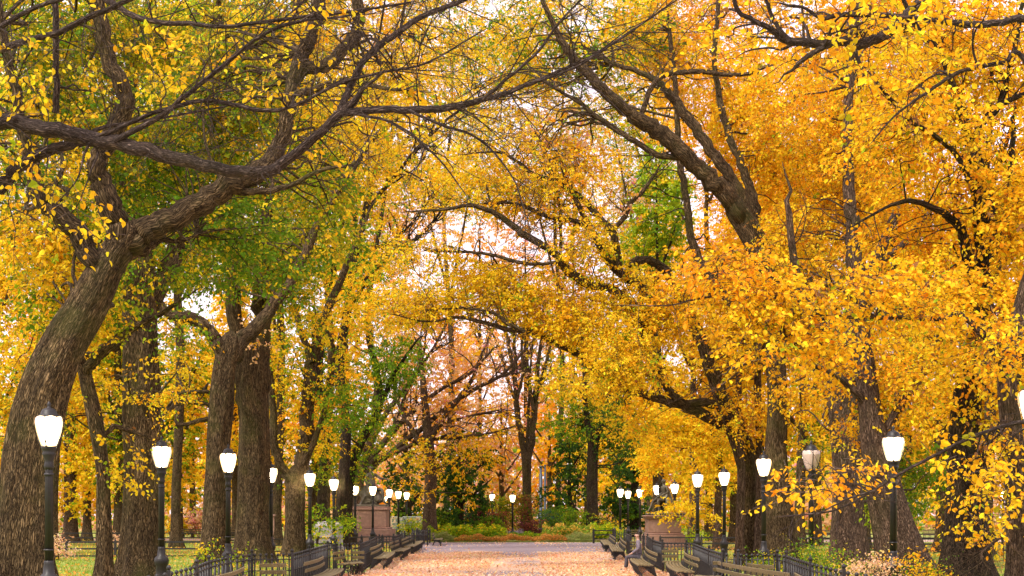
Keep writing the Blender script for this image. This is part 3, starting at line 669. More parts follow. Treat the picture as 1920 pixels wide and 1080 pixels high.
Pt.limb([(1833, 600, 9), (1824, 520, 10), (1808, 460, 9), (1800, 430, 8), (1780, 408, 7), (1757, 392, 6), (1707, 376, 5), (1660, 390, 3), (1605, 420, 2)], 35.5, -1.5, 9)
Pt.limb([(1842, 480, 9), (1862, 430, 8), (1845, 350, 8), (1838, 300, 6)], 36.5, .5, 8)
Pt.limb([(1846, 490, 8), (1880, 440, 8), (1895, 340, 7), (1900, 240, 5)], 36.5, 1, 8)
Pt.limb([(1850, 420, 7), (1800, 300, 5), (1760, 260, 5), (1700, 220, 4), (1640, 150, 3)], 35, -1, 8)
for i in range(1, 9): Pt.twigs(i, 9, 1.8, .015, 1)
for c in [(1720, 260, 150, 110, .75, 'gold'), (1840, 150, 120, 120, .7, 'gold'), (1860, 400, 90, 90, .75, 'gold'), (1720, 430, 110, 60, .7, 'orange'), (1850, 580, 90, 80, .8, 'gold'), (1760, 520, 90, 50, .6, 'gold'), (1780, 690, 90, 50, .7, 'gold'), (1880, 720, 60, 60, .5, 'gold'),
          (1820, 790, 70, 50, .4, 'gold'), (1810, 920, 80, 55, .3, 'gold'), (1850, 1000, 80, 40, .22, 'gold'), (1770, 1030, 50, 30, .15, 'gold'), (1900, 480, 40, 100, .6, 'gold'), (1690, 100, 120, 80, .6, 'gold')]:
    Pt.clump(c[0], c[1], c[2], c[3], 35 + rng.uniform(-1.5, 1.5), c[4], c[5], 1.5, .105, 11)
Pt.done()

Q = Tree('elm_tree', 'pale smooth trunk at the right edge beside the half-cut lamp', base_at(1914, 31), 'bark_red', 'trees of the right row')
Q.trunk([(1918, 1147, 40), (1912, 1060, 26), (1908, 980, 23), (1904, 900, 21), (1896, 800, 19), (1889, 720, 17), (1900, 640, 15), (1925, 540, 13), (1965, 420, 11), (2000, 260, 8), (2020, 60, 6)], 31, 0, 20)
Q.limb([(1885, 700, 8), (1850, 640, 6), (1800, 590, 5), (1760, 598, 4.5), (1700, 596, 4.5), (1640, 594, 4.5), (1580, 593, 4), (1510, 584, 4), (1452, 575, 3.5), (1400, 560, 3), (1340, 556, 2.5), (1300, 562, 2), (1250, 573, 1.5), (1160, 572, 1)], 31, -2, 8)
Q.limb([(1640, 594, 3), (1600, 560, 2.4), (1560, 530, 2), (1500, 500, 1.4)], 30, -.5, 7)
Q.limb([(1560, 590, 3), (1500, 620, 3), (1430, 660, 2.6), (1370, 710, 2), (1330, 735, 1.5)], 29.6, -.5, 7)
Q.limb([(1902, 850, 5), (1894, 900, 4), (1890, 960, 4), (1888, 1000, 3.5), (1900, 1028, 3), (1915, 1040, 2)], 30, -.5, 7)
Q.limb([(1890, 995, 3), (1860, 1020, 3), (1840, 1040, 2), (1850, 1060, 1.5)], 29.8, -.2, 7)
for i in (1, 2, 3, 4, 5): Q.twigs(i, 14, 1.3, .008, 2, .1, .02, 3, .15)
for c in [(1560, 560, 150, 50, .7, 'gold'), (1420, 560, 110, 50, .8, 'gold'), (1680, 560, 110, 60, .8, 'gold'), (1450, 640, 90, 60, .7, 'gold'), (1560, 650, 90, 50, .55, 'gold'), (1860, 640, 80, 70, .6, 'gold'), (1890, 850, 40, 70, .35, 'gold'), (1880, 960, 50, 50, .35, 'gold'), (1350, 500, 90, 40, .8, 'orange')]:
    Q.clump(c[0], c[1], c[2], c[3], 29.5 + rng.uniform(-1, 1), c[4], c[5], 1.2, .10, 10)
Q.done()

Rr = Tree('elm_tree', 'near elm limbs entering at the top right corner, bare dark wood with scattered gold leaves', base_at(2180, 22), 'bark_grey', 'trees of the right row')
Rr.trunk([(2180, 1221, 85), (2175, 1000, 60), (2170, 700, 52), (2160, 400, 42), (2150, 150, 32), (2150, -80, 22)], 22, 0, 20)
Rr.limb([(2158, 330, 22), (2060, 120, 14), (1990, 50, 10), (1920, 36, 7.5), (1860, 44, 7), (1800, 44, 7), (1720, 35, 6), (1650, 28, 5.5), (1580, 28, 5), (1540, 34, 4), (1510, 16, 3), (1470, 8, 2)], 22, -1.5, 9)
Rr.limb([(2150, 0, 22), (2000, -120, 15), (1850, -110, 12), (1770, -50, 11), (1725, 5, 10.5), (1690, 42, 10), (1655, 69, 9.5), (1610, 85, 9), (1580, 78, 8.5), (1550, 83, 8), (1510, 80, 8), (1470, 74, 7), (1448, 56, 5.5), (1420, 42, 5), (1385, 22, 4.5), (1373, -15, 4)], 22, -1.8, 10)
Rr.limb([(1600, 88, 4.5), (1608, 110, 4), (1618, 135, 3)], 20.7, 0, 7)
Rr.limb([(1545, 88, 5), (1520, 102, 5), (1497, 119, 4)], 20.5, 0, 7)
Rr.limb([(1480, 78, 5), (1455, 45, 4), (1440, 10, 3.5), (1425, -30, 3)], 20.4, 0, 7)
Rr.limb([(2150, 500, 12), (2020, 330, 7), (1920, 112, 5), (1880, 118, 4.5), (1800, 135, 4), (1740, 172, 3), (1680, 215, 2), (1640, 260, 1.4)], 21, -1, 7)
Rr.limb([(2165, 700, 14), (2040, 780, 8), (1925, 790, 4), (1840, 812, 3.4), (1760, 850, 3), (1680, 892, 2.8), (1620, 930, 2.4), (1560, 958, 1.8), (1470, 968, 1.2)], 21, -1, 8)
Rr.limb([(1640, 920, 2.2), (1590, 935, 1.8), (1540, 960, 1.4)], 20.2, -.2, 6)
for i, n in ((1, 22), (2, 26), (5, 6), (6, 10), (7, 10), (8, 3)): Rr.twigs(i, n, 1.0, .007, 2, .15, .0, 3, .15)
for c in [(1800, 60, 130, 60, .5, 'gold'), (1600, 60, 130, 60, .5, 'gold'), (1450, 60, 110, 60, .5, 'orange'), (1700, 180, 140, 70, .35, 'gold'), (1540, 900, 100, 34, .8, 'orange'), (1590, 885, 50, 28, .5, 'orange'), (1480, 935, 60, 22, .5, 'gold'), (1780, 840, 60, 40, .35, 'gold'), (1330, 60, 90, 50, .35, 'gold'), (1860, 880, 60, 60, .3, 'gold')]:
    Rr.clump(c[0], c[1], c[2], c[3], 21 + rng.uniform(-.8, .8), c[4], c[5], .9, .095, 8, .6, length=.5)
Rr.done()

# ---- far end
I_ = Tree('ash_tree', 'lone central trunk at the far end, splitting into a vase of upright bare stems', base_at(988, 132), 'bark', 'trees round the far end')
I_.trunk([(988, 1008, 12), (988, 950, 9), (988, 900, 8.4), (987, 862, 8.6)], 132, 0, 14)
for pts in ([(986, 875, 7), (978, 820, 6), (970, 770, 5.5), (964, 700, 4.5), (952, 640, 3.5), (935, 560, 2.5), (920, 480, 1.5)],
            [(989, 875, 7), (998, 820, 6.5), (1003, 760, 6), (1008, 700, 4.5), (1014, 640, 3), (1020, 560, 2)],
            [(988, 870, 3.5), (990, 800, 3), (993, 730, 2.6), (997, 660, 2)],
            [(970, 760, 3.5), (955, 720, 3.4), (944, 680, 3), (930, 640, 2.4), (910, 600, 1.6)],
            [(966, 740, 3.4), (968, 690, 3.2), (964, 640, 2.6), (960, 580, 2)],
            [(968, 760, 3), (980, 700, 3.2), (978, 650, 2.6), (985, 590, 1.8)],
            [(1003, 740, 4), (1014, 715, 4), (1024, 680, 3.2), (1034, 640, 2.4)],
            [(985, 700, 3), (975, 690, 3.5), (990, 665, 3), (1000, 645, 2.5)],
            [(1001, 770, 4), (993, 720, 3), (988, 680, 3), (990, 600, 2)]):
    I_.limb(pts, 132, rng.uniform(-2, 2), 7)
for i in range(1, 9): I_.twigs(i, 8, 3.5, .05, 1)
for c in [(960, 700, 60, 50, .3, 'peach'), (1040, 700, 60, 50, .5, 'mixed'), (940, 780, 50, 40, .4, 'gold'), (900, 640, 60, 40, .35, 'gold')]:
    I_.clump(c[0], c[1], c[2], c[3], 132, c[4], c[5], 3, .18, 12)
I_.done()

J = Tree('beech_tree', 'dark-crowned tree right of centre at the far end, deep green boughs with gold tips', base_at(1111, 126), 'bark_dark', 'trees round the far end')
J.trunk([(1111, 1010, 14), (1111, 950, 11), (1111, 890, 10.5), (1112, 840, 10), (1110, 815, 9)], 126, 0, 14)
J.limb([(1110, 850, 7), (1104, 810, 6.5), (1098, 770, 5), (1096, 700, 4), (1090, 620, 3)], 126, 0, 8)
J.limb([(1112, 850, 7), (1122, 812, 6), (1134, 780, 5), (1145, 730, 4), (1160, 660, 3)], 126, 0, 8)
for c in [(1090, 790, 75, 38, 1.1, 'green'), (1140, 790, 70, 50, .9, 'dark'), (1120, 730, 80, 40, .9, 'mixed'), (1060, 740, 50, 30, .6, 'mixed'), (1170, 850, 50, 40, .8, 'dark')]:
    J.clump(c[0], c[1], c[2], c[3], 126, c[4], c[5], 4, .17, 12)
J.done()

K = Tree('oak_tree', 'tree left of centre at the far end with dark trunk seen through hanging orange leaves', base_at(805, 116), 'bark_red', 'trees round the far end')
K.trunk([(806, 1014, 15), (806, 950, 12), (807, 900, 11), (805, 850, 10), (800, 790, 8), (794, 720, 6), (785, 640, 4)], 116, 0, 14)
K.limb([(803, 830, 6), (840, 770, 5), (880, 720, 4), (905, 660, 2.5)], 116, 0, 8)
K.limb([(804, 860, 5), (770, 800, 4), (745, 750, 3), (735, 690, 2)], 116, 0, 8)
for c in [(850, 850, 80, 45, .4, 'gold'), (900, 840, 50, 50, .3, 'gold'), (780, 870, 40, 50, .3, 'gold'), (840, 920, 60, 30, .14, 'gold'), (790, 920, 26, 30, .2, 'gold')]:
    K.clump(c[0], c[1], c[2], c[3], 115, c[4], c[5], 3, .17, 10)
K.done()

# conifer-like dark trees and hedgerow trees of the background, each its own tree
def back_tree(name, label, px, d, top, width, pal, cover=1.2, mt='bark_dark', r=9, size=None, low=None, lean=0, n=7, group='trees beyond the lawns'):
    t = Tree(name, label, base_at(px, d), mt, group)
    yb = CY + 2 * FPX / d; low = low if low is not None else yb - 60
    H = yb - top
    t.trunk([(px, yb, r * 1.3), (px + 1, yb - 60, r), (px + lean * .4, yb - H * .45, r * .8), (px + lean * .7, yb - H * .7, r * .5), (px + lean, top + 10, r * .15)], d, 0, 10)
    for k in range(4):
        y0 = yb - H * rng.uniform(.25, .7); sgn = -1 if k % 2 else 1
        t.limb([(px + lean * .5, y0, r * .45), (px + sgn * width * .3, y0 - H * .1, r * .35), (px + sgn * width * .6, y0 - H * .22, r * .15)], d, rng.uniform(-3, 3), 6)
    for k in range(n):
        f = (k + .5) / n; y = low + (top - low) * f
        wdt = width * (.95 - .5 * abs(f - .4) ** 1.0)
        t.clump(px + lean * f + rng.normal(0, width * .18), y, wdt * rng.uniform(.6, .9), abs(low - top) / n * .9, d + rng.uniform(-2, 2), cover, pal, max(2.5, wdt * d / FPX * .6), size or (.115 + d * .0012), 11, feed=2, tw=False)
    return t.done()

bt = back_tree
bt('yew_tree', 'dark green evergreen mass left of the centre flowerbed, behind orange leaves', 860, 124, 812, 95, 'dark', 1.3, r=8, n=6, low=975)
bt('yew_tree', 'layered dark evergreen right of the two blue-grey poles', 1068, 134, 815, 46, 'dark', 1.4, r=5, n=6, low=970)
bt('yew_tree', 'broad dark evergreen behind the far right lamps', 1190, 136, 790, 70, 'dark', 1.3, r=8, n=6, low=985)
bt('yew_tree', 'low dark evergreen left of the twin poles behind the left statue', 765, 146, 850, 60, 'dark', 1.1, r=6, n=4, low=985)
bt('lime_tree', 'bright lime-green tree glowing behind the mossy twin limbs right of centre', 1240, 98, 290, 75, 'lime', 1.5, r=6, n=6, low=490, lean=-10)
specs = [
 (-20, 95, 420, 90, 'yellow', 'golden tree at the far left edge beyond the lawn'),
 (60, 120, 560, 80, 'gold', 'orange-gold tree filling the gap left of the nearest left lamp'),
 (131, 110, 330, 90, 'yellow', 'thick double trunk beyond the fence between the nearest lamp and the slender trunk'),
 (163, 116, 300, 70, 'gold', 'slimmer mossy trunk right of the double trunk beyond the left fence'),
 (221, 108, 300, 60, 'left', 'dark trunk half hidden by the massive straight elm'),
 (231, 122, 350, 60, 'orange', 'pale grey trunk touching the left side of the massive straight elm'),
 (335, 130, 560, 70, 'mixed', 'yellow-green tree beyond the lawn between the second and third left lamps'),
 (300, 150, 640, 60, 'leftg', 'dull green tree far behind the second left lamp'),
 (360, 155, 650, 60, 'gold', 'far orange tree above the pink shrub'),
 (515, 125, 520, 60, 'mixed', 'golden tree seen between the twin-stemmed elm and the fifth left lamp'),
 (440, 140, 480, 70, 'yellow', 'yellow tree behind the fork of the Y-shaped elm'),
 (590, 128, 560, 70, 'leftg', 'green-yellow tree behind the fifth and sixth left lamps'),
 (650, 140, 480, 80, 'gold', 'gold tree far behind the seventh left lamp'),
 (760, 160, 480, 80, 'peach', 'rusty peach tree far behind the left statue'),
 (850, 165, 560, 90, 'peach', 'large rust-and-peach tree far left of centre'),
 (940, 170, 740, 70, 'peach', 'low peach tree behind the centre lamp'),
 (1030, 165, 760, 60, 'orange', 'orange tree behind the two blue-grey poles'),
 (1100, 160, 600, 80, 'mixed', 'yellow-green tree high behind the dark-crowned tree'),
 (1158, 152, 560, 80, 'yellow', 'yellow tree behind the far right lamps'),
 (1230, 112, 520, 80, 'gold', 'gold tree behind the right statue'),
 (1300, 104, 500, 80, 'yellow', 'yellow tree between the fifth and fourth right lamps'),
 (1375, 110, 420, 80, 'gold', 'gold tree behind the slim orange-brown trunk'),
 (1450, 100, 300, 90, 'gold', 'tall gold tree directly behind the big right elm'),
 (1530, 96, 420, 70, 'mixed', 'yellow-green tree behind the unlit lamp'),
 (1620, 88, 320, 90, 'gold', 'gold tree behind the thick pale-furrowed trunk'),
 (1700, 84, 420, 80, 'mixed', 'yellow-green tree behind the front right lamp'),
 (1765, 80, 380, 80, 'gold', 'gold tree between the leaning trunk and the dark candelabra elm'),
 (1850, 82, 420, 90, 'gold', 'gold tree behind the candelabra elm'),
 (1930, 78, 300, 90, 'gold', 'gold tree beyond the right edge lamp'),
 (2035, 66, 60, 170, 'gold', 'tall gold tree cut by the right edge of the picture'),
 (-125, 70, 100, 170, 'left', 'tall green and yellow tree cut by the left edge of the picture'),
]
for (px, d, top, w, pal, lab) in specs:
    bt('park_tree', lab, px, d, top, w, pal, 1.1 if px < 700 else (.9 if px < 1150 else 1.1), r=(12 if px in (131,) else 8) * 110 / d, mt='bark_red' if px in (231, 131, 1300) else 'bark', low=930 if d > 100 else 900, n=7)
for (px, d, top, w, pal, lab) in [(985, 185, 330, 90, 'peach', 'rosy thin-crowned tree far behind the centre trunk'), (900, 178, 400, 80, 'peach', 'rosy thin-crowned tree far left of the centre trunk'), (1075, 180, 300, 90, 'peach', 'rosy thin-crowned tree far behind the dark-crowned tree'), (1150, 172, 380, 80, 'gold', 'thin golden tree far right of the dark-crowned tree')]:
    bt('park_tree', lab, px, d, top, w, pal, .55, r=4, low=880, n=8)
# tall crowns far behind, which close the upper picture and leave small sky gaps
hi = [(100, 95, 250, 140, 'left'), (330, 90, 200, 150, 'left'), (520, 100, 220, 120, 'left'), (612, 116, 150, 110, 'yellow'), (1218, 150, 110, 90, 'topmix'), (1330, 114, 120, 130, 'gold'), (1500, 84, 110, 140, 'gold'), (1680, 76, 120, 130, 'orange'), (1850, 72, 130, 130, 'gold'), (1046, 165, 40, 90, 'topmix'), (838, 155, 60, 90, 'topmix')]
for k, (px, d, top, w, pal) in enumerate(hi):
    where = ['far left', 'left of the massive straight elm', 'above the Y-forked elm', 'above the left statue', 'right of the sky gap', 'behind the mossy twin limbs', 'above the thick pale-furrowed trunk', 'above the leaning trunk', 'above the candelabra elm', 'over the middle of the promenade', 'left of the middle sky gap'][k]
    t = Tree('park_tree', 'tall thin-stemmed tree in the rows behind, its upper crown %s' % where, base_at(px, d), 'bark', 'trees beyond the lawns')
    yb = CY + 2 * FPX / d; r = 800 / d
    t.trunk([(px, yb, r * 1.4), (px, yb - 80, r), (px + 8, 650, r * .9), (px - 6, 400, r * .6), (px + 10, 180, r * .4), (px, -60, r * .15)], d, 0, 10)
    for s_ in (-1, 1):
        t.limb([(px + 5, 560, r * .5), (px + s_ * w * .4, 400, r * .4), (px + s_ * w * .8, 220, r * .2)], d, 2 * s_, 6)
        t.limb([(px, 380, r * .4), (px + s_ * w * .4, 220, r * .3), (px + s_ * w * .7, 60, r * .15)], d, -2 * s_, 6)
    cv = 1.3 if k in (9, 10) else 1.1
    for j in range(5):
        y = [0, 110, 230, 350, 460][j]
        if k in (9, 10) and y > 400: continue
        if k in (9, 10) and y > 120: cv = .85
        if k == 3: w = 130
        t.clump((px if k not in (3, 4, 9, 10) else {3: 700, 4: 1170, 9: 1020, 10: 860}[k]) + rng.normal(0, w * .25), y, w, 75, d, cv, pal, 4, .18, 11, feed=4, tw=False)
    t.done()

# far-off wood closing the view, one mass nobody could count
ac = Acc(); n = 110000
x = rng.uniform(-150, 150, n); y = 178 + 40 * rng.random(n)
top = 17 + 6 * np.sin(x * .11 + 1) + 4 * np.sin(x * .31) + 3 * np.sin(x * .73 + y * .2) - 7 * np.exp(-((x + 1) / 16) ** 2)
z = (rng.random(n) ** 1.15) * top
p = np.stack([x, y, z], 1)
D = rng.normal(0, 1, (n, 3)); ln = .75 * rng.uniform(.6, 1.3, n)
PAL['wood'] = [(PCH, 7), (GOLD, 3), (ORG, 1.2), (LIM, 2), (GRN, 2), (PNK, .8)]
leaf_geo(ac, p, D, rng.normal(0, 1, (n, 3)), ln, ln * .8, colors(p / 3, 'wood', 1))
tag(ac.build('woodland', M['leaf'], None, False, 'leafcol'), 'distant autumn woodland closing the view behind every tree and lamp', 'woodland', None, 'stuff')
# ------------------------------------------------------------------ ground
def ground_material():
    m, nt, nd, lk = mat('lawn_ground')
    out = N(nd, 'ShaderNodeOutputMaterial'); bs = N(nd, 'ShaderNodeBsdfPrincipled'); bs.inputs['Roughness'].default_value = .9
    tc = N(nd, 'ShaderNodeTexCoord')
    n1 = N(nd, 'ShaderNodeTexNoise'); n1.inputs['Scale'].default_value = .35; n1.inputs['Detail'].default_value = 6
    n2 = N(nd, 'ShaderNodeTexNoise'); n2.inputs['Scale'].default_value = 9; n2.inputs['Detail'].default_value = 6
    lk.new(tc.outputs['Object'], n1.inputs['Vector']); lk.new(tc.outputs['Object'], n2.inputs['Vector'])
    r1 = ramp(nd, [(.25, (.10, .16, .015)), (.6, (.22, .30, .03)), (.85, (.34, .36, .05))]); lk.new(n2.outputs['Fac'], r1.inputs[0])
    r2 = ramp(nd, [(.25, (.22, .17, .03)), (.6, (.40, .31, .06)), (.85, (.55, .38, .10))]); lk.new(n2.outputs['Fac'], r2.inputs[0])
    mr = N(nd, 'ShaderNodeMapRange'); mr.inputs['From Min'].default_value = .45; mr.inputs['From Max'].default_value = .62
    lk.new(n1.outputs['Fac'], mr.inputs['Value'])
    mx = N(nd, 'ShaderNodeMix', data_type='RGBA'); lk.new(mr.outputs[0], mx.inputs[0]); lk.new(r1.outputs[0], mx.inputs[6]); lk.new(r2.outputs[0], mx.inputs[7])
    lk.new(mx.outputs[2], bs.inputs['Base Color'])
    bp = N(nd, 'ShaderNodeBump'); bp.inputs['Strength'].default_value = .6; bp.inputs['Distance'].default_value = .05
    lk.new(n2.outputs['Fac'], bp.inputs['Height']); lk.new(bp.outputs[0], bs.inputs['Normal'])
    lk.new(bs.outputs[0], out.inputs[0]); return m

def path_material():
    m, nt, nd, lk = mat('asphalt_with_leaf_litter')
    out = N(nd, 'ShaderNodeOutputMaterial'); bs = N(nd, 'ShaderNodeBsdfPrincipled'); bs.inputs['Roughness'].default_value = .75
    tc = N(nd, 'ShaderNodeTexCoord')
    def noise(s, d=5, sc_=(1, 1, 1)):
        mp = N(nd, 'ShaderNodeMapping'); mp.inputs['Scale'].default_value = sc_; lk.new(tc.outputs['Object'], mp.inputs[0])
        n = N(nd, 'ShaderNodeTexNoise'); n.inputs['Scale'].default_value = s; n.inputs['Detail'].default_value = d; lk.new(mp.outputs[0], n.inputs['Vector']); return n
    fine = noise(14, 6)
    asph = ramp(nd, [(.3, (.13, .10, .12)), (.7, (.27, .215, .245))]); lk.new(fine.outputs['Fac'], asph.inputs[0])
    v = N(nd, 'ShaderNodeTexVoronoi'); v.inputs['Scale'].default_value = 9; lk.new(tc.outputs['Object'], v.inputs['Vector'])
    lit = ramp(nd, [(0, (.56, .32, .20)), (.35, (.70, .44, .28)), (.7, (.80, .56, .38)), (1, (.60, .42, .32))]); lk.new(v.outputs['Color'], lit.inputs[0])
    sep = N(nd, 'ShaderNodeSeparateXYZ'); lk.new(tc.outputs['Object'], sep.inputs[0])
    # litter lies thin along the trodden middle and on the open far end
    ax = N(nd, 'ShaderNodeMath', operation='ABSOLUTE'); lk.new(sep.outputs[0], ax.inputs[0])
    m1 = N(nd, 'ShaderNodeMapRange'); m1.inputs['From Min'].default_value = .2; m1.inputs['From Max'].default_value = 2.2; m1.inputs['To Min'].default_value = .38; m1.inputs['To Max'].default_value = .50
    lk.new(ax.outputs[0], m1.inputs['Value'])
    m2 = N(nd, 'ShaderNodeMapRange'); m2.inputs['From Min'].default_value = 76; m2.inputs['From Max'].default_value = 86; m2.inputs['To Min'].default_value = 0; m2.inputs['To Max'].default_value = -.36
    lk.new(sep.outputs[1], m2.inputs['Value'])
    big = noise(.25, 5, (1, .45, 1)); mid = noise(2.2, 4)
    s1 = N(nd, 'ShaderNodeMath', operation='ADD'); lk.new(m1.outputs[0], s1.inputs[0]); lk.new(m2.outputs[0], s1.inputs[1])
    b1 = N(nd, 'ShaderNodeMath', operation='MULTIPLY_ADD'); b1.inputs[1].default_value = 1.1; b1.inputs[2].default_value = -.55; lk.new(big.outputs['Fac'], b1.inputs[0])
    s2 = N(nd, 'ShaderNodeMath', operation='ADD'); lk.new(s1.outputs[0], s2.inputs[0]); lk.new(b1.outputs[0], s2.inputs[1])
    b2 = N(nd, 'ShaderNodeMath', operation='MULTIPLY_ADD'); b2.inputs[1].default_value = .9; b2.inputs[2].default_value = -.45; lk.new(fine.outputs['Fac'], b2.inputs[0])
    s3 = N(nd, 'ShaderNodeMath', operation='ADD'); lk.new(s2.outputs[0], s3.inputs[0]); lk.new(b2.outputs[0], s3.inputs[1])
    mr = N(nd, 'ShaderNodeMapRange'); mr.inputs['From Min'].default_value = .36; mr.inputs['From Max'].default_value = .5; lk.new(s3.outputs[0], mr.inputs['Value'])
    mx = N(nd, 'ShaderNodeMix', data_type='RGBA'); lk.new(mr.outputs[0], mx.inputs[0]); lk.new(asph.outputs[0], mx.inputs[6]); lk.new(lit.outputs[0], mx.inputs[7])
    lk.new(mx.outputs[2], bs.inputs['Base Color'])
    bp = N(nd, 'ShaderNodeBump'); bp.inputs['Strength'].default_value = .5; bp.inputs['Distance'].default_value = .02
    lk.new(v.outputs['Distance'], bp.inputs['Height']); lk.new(bp.outputs[0], bs.inputs['Normal'])
    lk.new(bs.outputs[0], out.inputs[0]); return m

a = Acc()
gx = np.linspace(-500, 500, 81); gy = np.linspace(-60, 900, 121)
X, Y = np.meshgrid(gx, gy); Z = np.zeros_like(X)
V = np.stack([X, Y, Z], -1).reshape(-1, 3)
i = np.arange(120)[:, None] * 81; j = np.arange(80)[None]
a.add(V, np.stack([i + j, i + j + 1, i + 82 + j, i + 81 + j], -1).reshape(-1, 4))
tag(a.build('ground', ground_material(), None), kind='structure')

# left and right fence lines (top of fence, X and distance), which also bound the promenade
LFX = [(-5.5, 14), (-5.9, 20), (-5.95, 25), (-6.25, 28.5), (-6.65, 31.5), (-6.85, 34.5), (-6.75, 37), (-5.8, 37.3), (-6.1, 42.4), (-6.45, 49), (-6.35, 50.2), (-5.55, 50.6), (-5.9, 57), (-6.5, 65.5), (-6.5, 67), (-5.9, 67.4), (-6.2, 74), (-6.55, 80), (-6.5, 81), (-6.0, 81.4), (-6.6, 88), (-7.1, 95), (-7.0, 97), (-6.3, 97.5)]
RFX = [(5.9, 14), (5.7, 20), (5.5, 25.7), (5.75, 30), (6.25, 35.6), (6.2, 36.6), (5.3, 37), (5.0, 37.6), (5.2, 42), (5.7, 50), (5.65, 52), (4.85, 52.4), (5.0, 58), (5.7, 69), (5.6, 70), (5.0, 70.3), (5.35, 78), (5.9, 86), (5.85, 87), (5.3, 87.4), (5.8, 95), (6.4, 106)]
pth = Acc()
Lx = np.array(LFX); Rx = np.array(RFX)
ys = np.concatenate([[-20, 0], np.arange(14, 98, 2.0), [98, 104, 107, 109.5]])
pv = []
for y in ys:
    if y < 97.5: xl, xr = np.interp(y, Lx[:, 1], Lx[:, 0]) + .12, np.interp(y, Rx[:, 1], Rx[:, 0]) - .12
    else: xl, xr = -9.5, 7.5
    for t in np.linspace(0, 1, 9): pv.append((xl * (1 - t) + xr * t, y, .006))
n = len(ys); i = np.arange(n - 1)[:, None] * 9; j = np.arange(8)[None]
pth.add(pv, np.stack([i + j, i + j + 1, i + 10 + j, i + 9 + j], -1).reshape(-1, 4))
tag(pth.build('promenade', path_material(), None), kind='structure')

# far cross path behind the lawns
for (x0, x1, y0, y1) in ((-75, -14, 118, 126), (12, 70, 112, 121)):
    a = Acc(); a.add([(x0, y0, .006), (x1, y0, .006), (x1, y1, .006), (x0, y1, .006)], [(0, 1, 2, 3)])
    tag(a.build('path', simple('pale_path', [(.3, (.38, .27, .24)), (.7, (.55, .38, .32))], 3, .9), None), kind='structure')

# fallen leaves on promenade and lawns (uncountable litter)
def litter(name, label, n, sampler, pal, size, kmin=None):
    Pp = sampler(n); n = len(Pp); ac = Acc()
    D = rng.normal(0, 1, (n, 3)); D[:, 2] = np.abs(rng.normal(0, .35, n))
    Nn_ = rng.normal(0, .35, (n, 3)); Nn_[:, 2] += 1
    ln = size * rng.uniform(.6, 1.3, n)
    leaf_geo(ac, Pp, D, Nn_, ln, ln * .75, colors(Pp, pal, 1))
    return tag(ac.build(name, M['leaf'], None, False, 'leafcol'), label, 'leaves', None, 'stuff')
def s_path(n):
    y = 48 + 60 * rng.random(n) ** 1.1; xl = np.interp(y, Lx[:, 1], Lx[:, 0]); xr = np.interp(y, Rx[:, 1], Rx[:, 0])
    wide = y > 98; xl = np.where(wide, -9, xl + .1); xr = np.where(wide, 7, xr - .1)
    x = xl + (xr - xl) * rng.random(n)
    p = np.stack([x, y, np.full(n, .02)], 1)
    g = noise3(p * np.array([1, .5, 1]), 2.2)
    thr = np.where(np.abs(x + .3) < 1.0, .5, -.25) + np.where(y > 80, 1.15, 0)
    return p[(g + rng.normal(0, .45, n)) > thr]
PAL['litter'] = [((.82, .50, .29), 5), ((.85, .62, .43), 5), ((.68, .34, .18), 1.2), ((.84, .60, .24), 1)]
PAL['lawnleaf'] = [((.72, .34, .08), 4), ((.80, .50, .06), 4), ((.60, .24, .08), 2)]
litter('leaf_litter', 'orange and pink fallen leaves spread over the grey promenade', 80000, s_path, 'litter', .105)
def s_lawn(n):
    y = 32 + 95 * rng.random(n) ** 1.4; s_ = rng.random(n) < .55
    x = np.where(s_, -6.9 - 26 * rng.random(n) * y / 60, 6.4 + 26 * rng.random(n) * y / 60)
    p = np.stack([x, y, .05 + .04 * rng.random(n)], 1)
    g = noise3(p, 3.0)
    return p[(g + rng.normal(0, .4, n)) > -.1]
litter('fallen_leaves', 'yellow and tan leaves lying in the grass on both lawns', 42000, s_lawn, 'lawnleaf', .12)

# grass
ac = Acc()
n = 90000
y = 30 + 75 * rng.random(n) ** 1.3; s_ = rng.random(n) < .6
x = np.where(s_, -6.95 - 24 * rng.random(n) * y / 60, 6.5 + 24 * rng.random(n) * y / 60)
p = np.stack([x, y, np.zeros(n)], 1)
h = .07 + .06 * rng.random(n) + .10 * (noise3(p, 2.5) > .6) * rng.random(n)
ang = rng.random(n) * 6.28; wv = np.stack([np.cos(ang), np.sin(ang), np.zeros(n)], 1) * .016
tip = p + np.stack([rng.normal(0, .035, n), rng.normal(0, .035, n), h], 1)
V = np.stack([p - wv, p + wv, tip], 1).reshape(-1, 3)
ac.add(V, np.arange(n * 3).reshape(-1, 3), colors(p, [((.24, .36, .03), 5), ((.36, .44, .05), 3), ((.14, .24, .03), 3), ((.50, .42, .10), 1.5)], 3))
tag(ac.build('grass', M['grassleaf'], None, False, 'leafcol'), 'short green grass with yellowing tufts on the lawns either side of the promenade', 'grass', None, 'stuff')

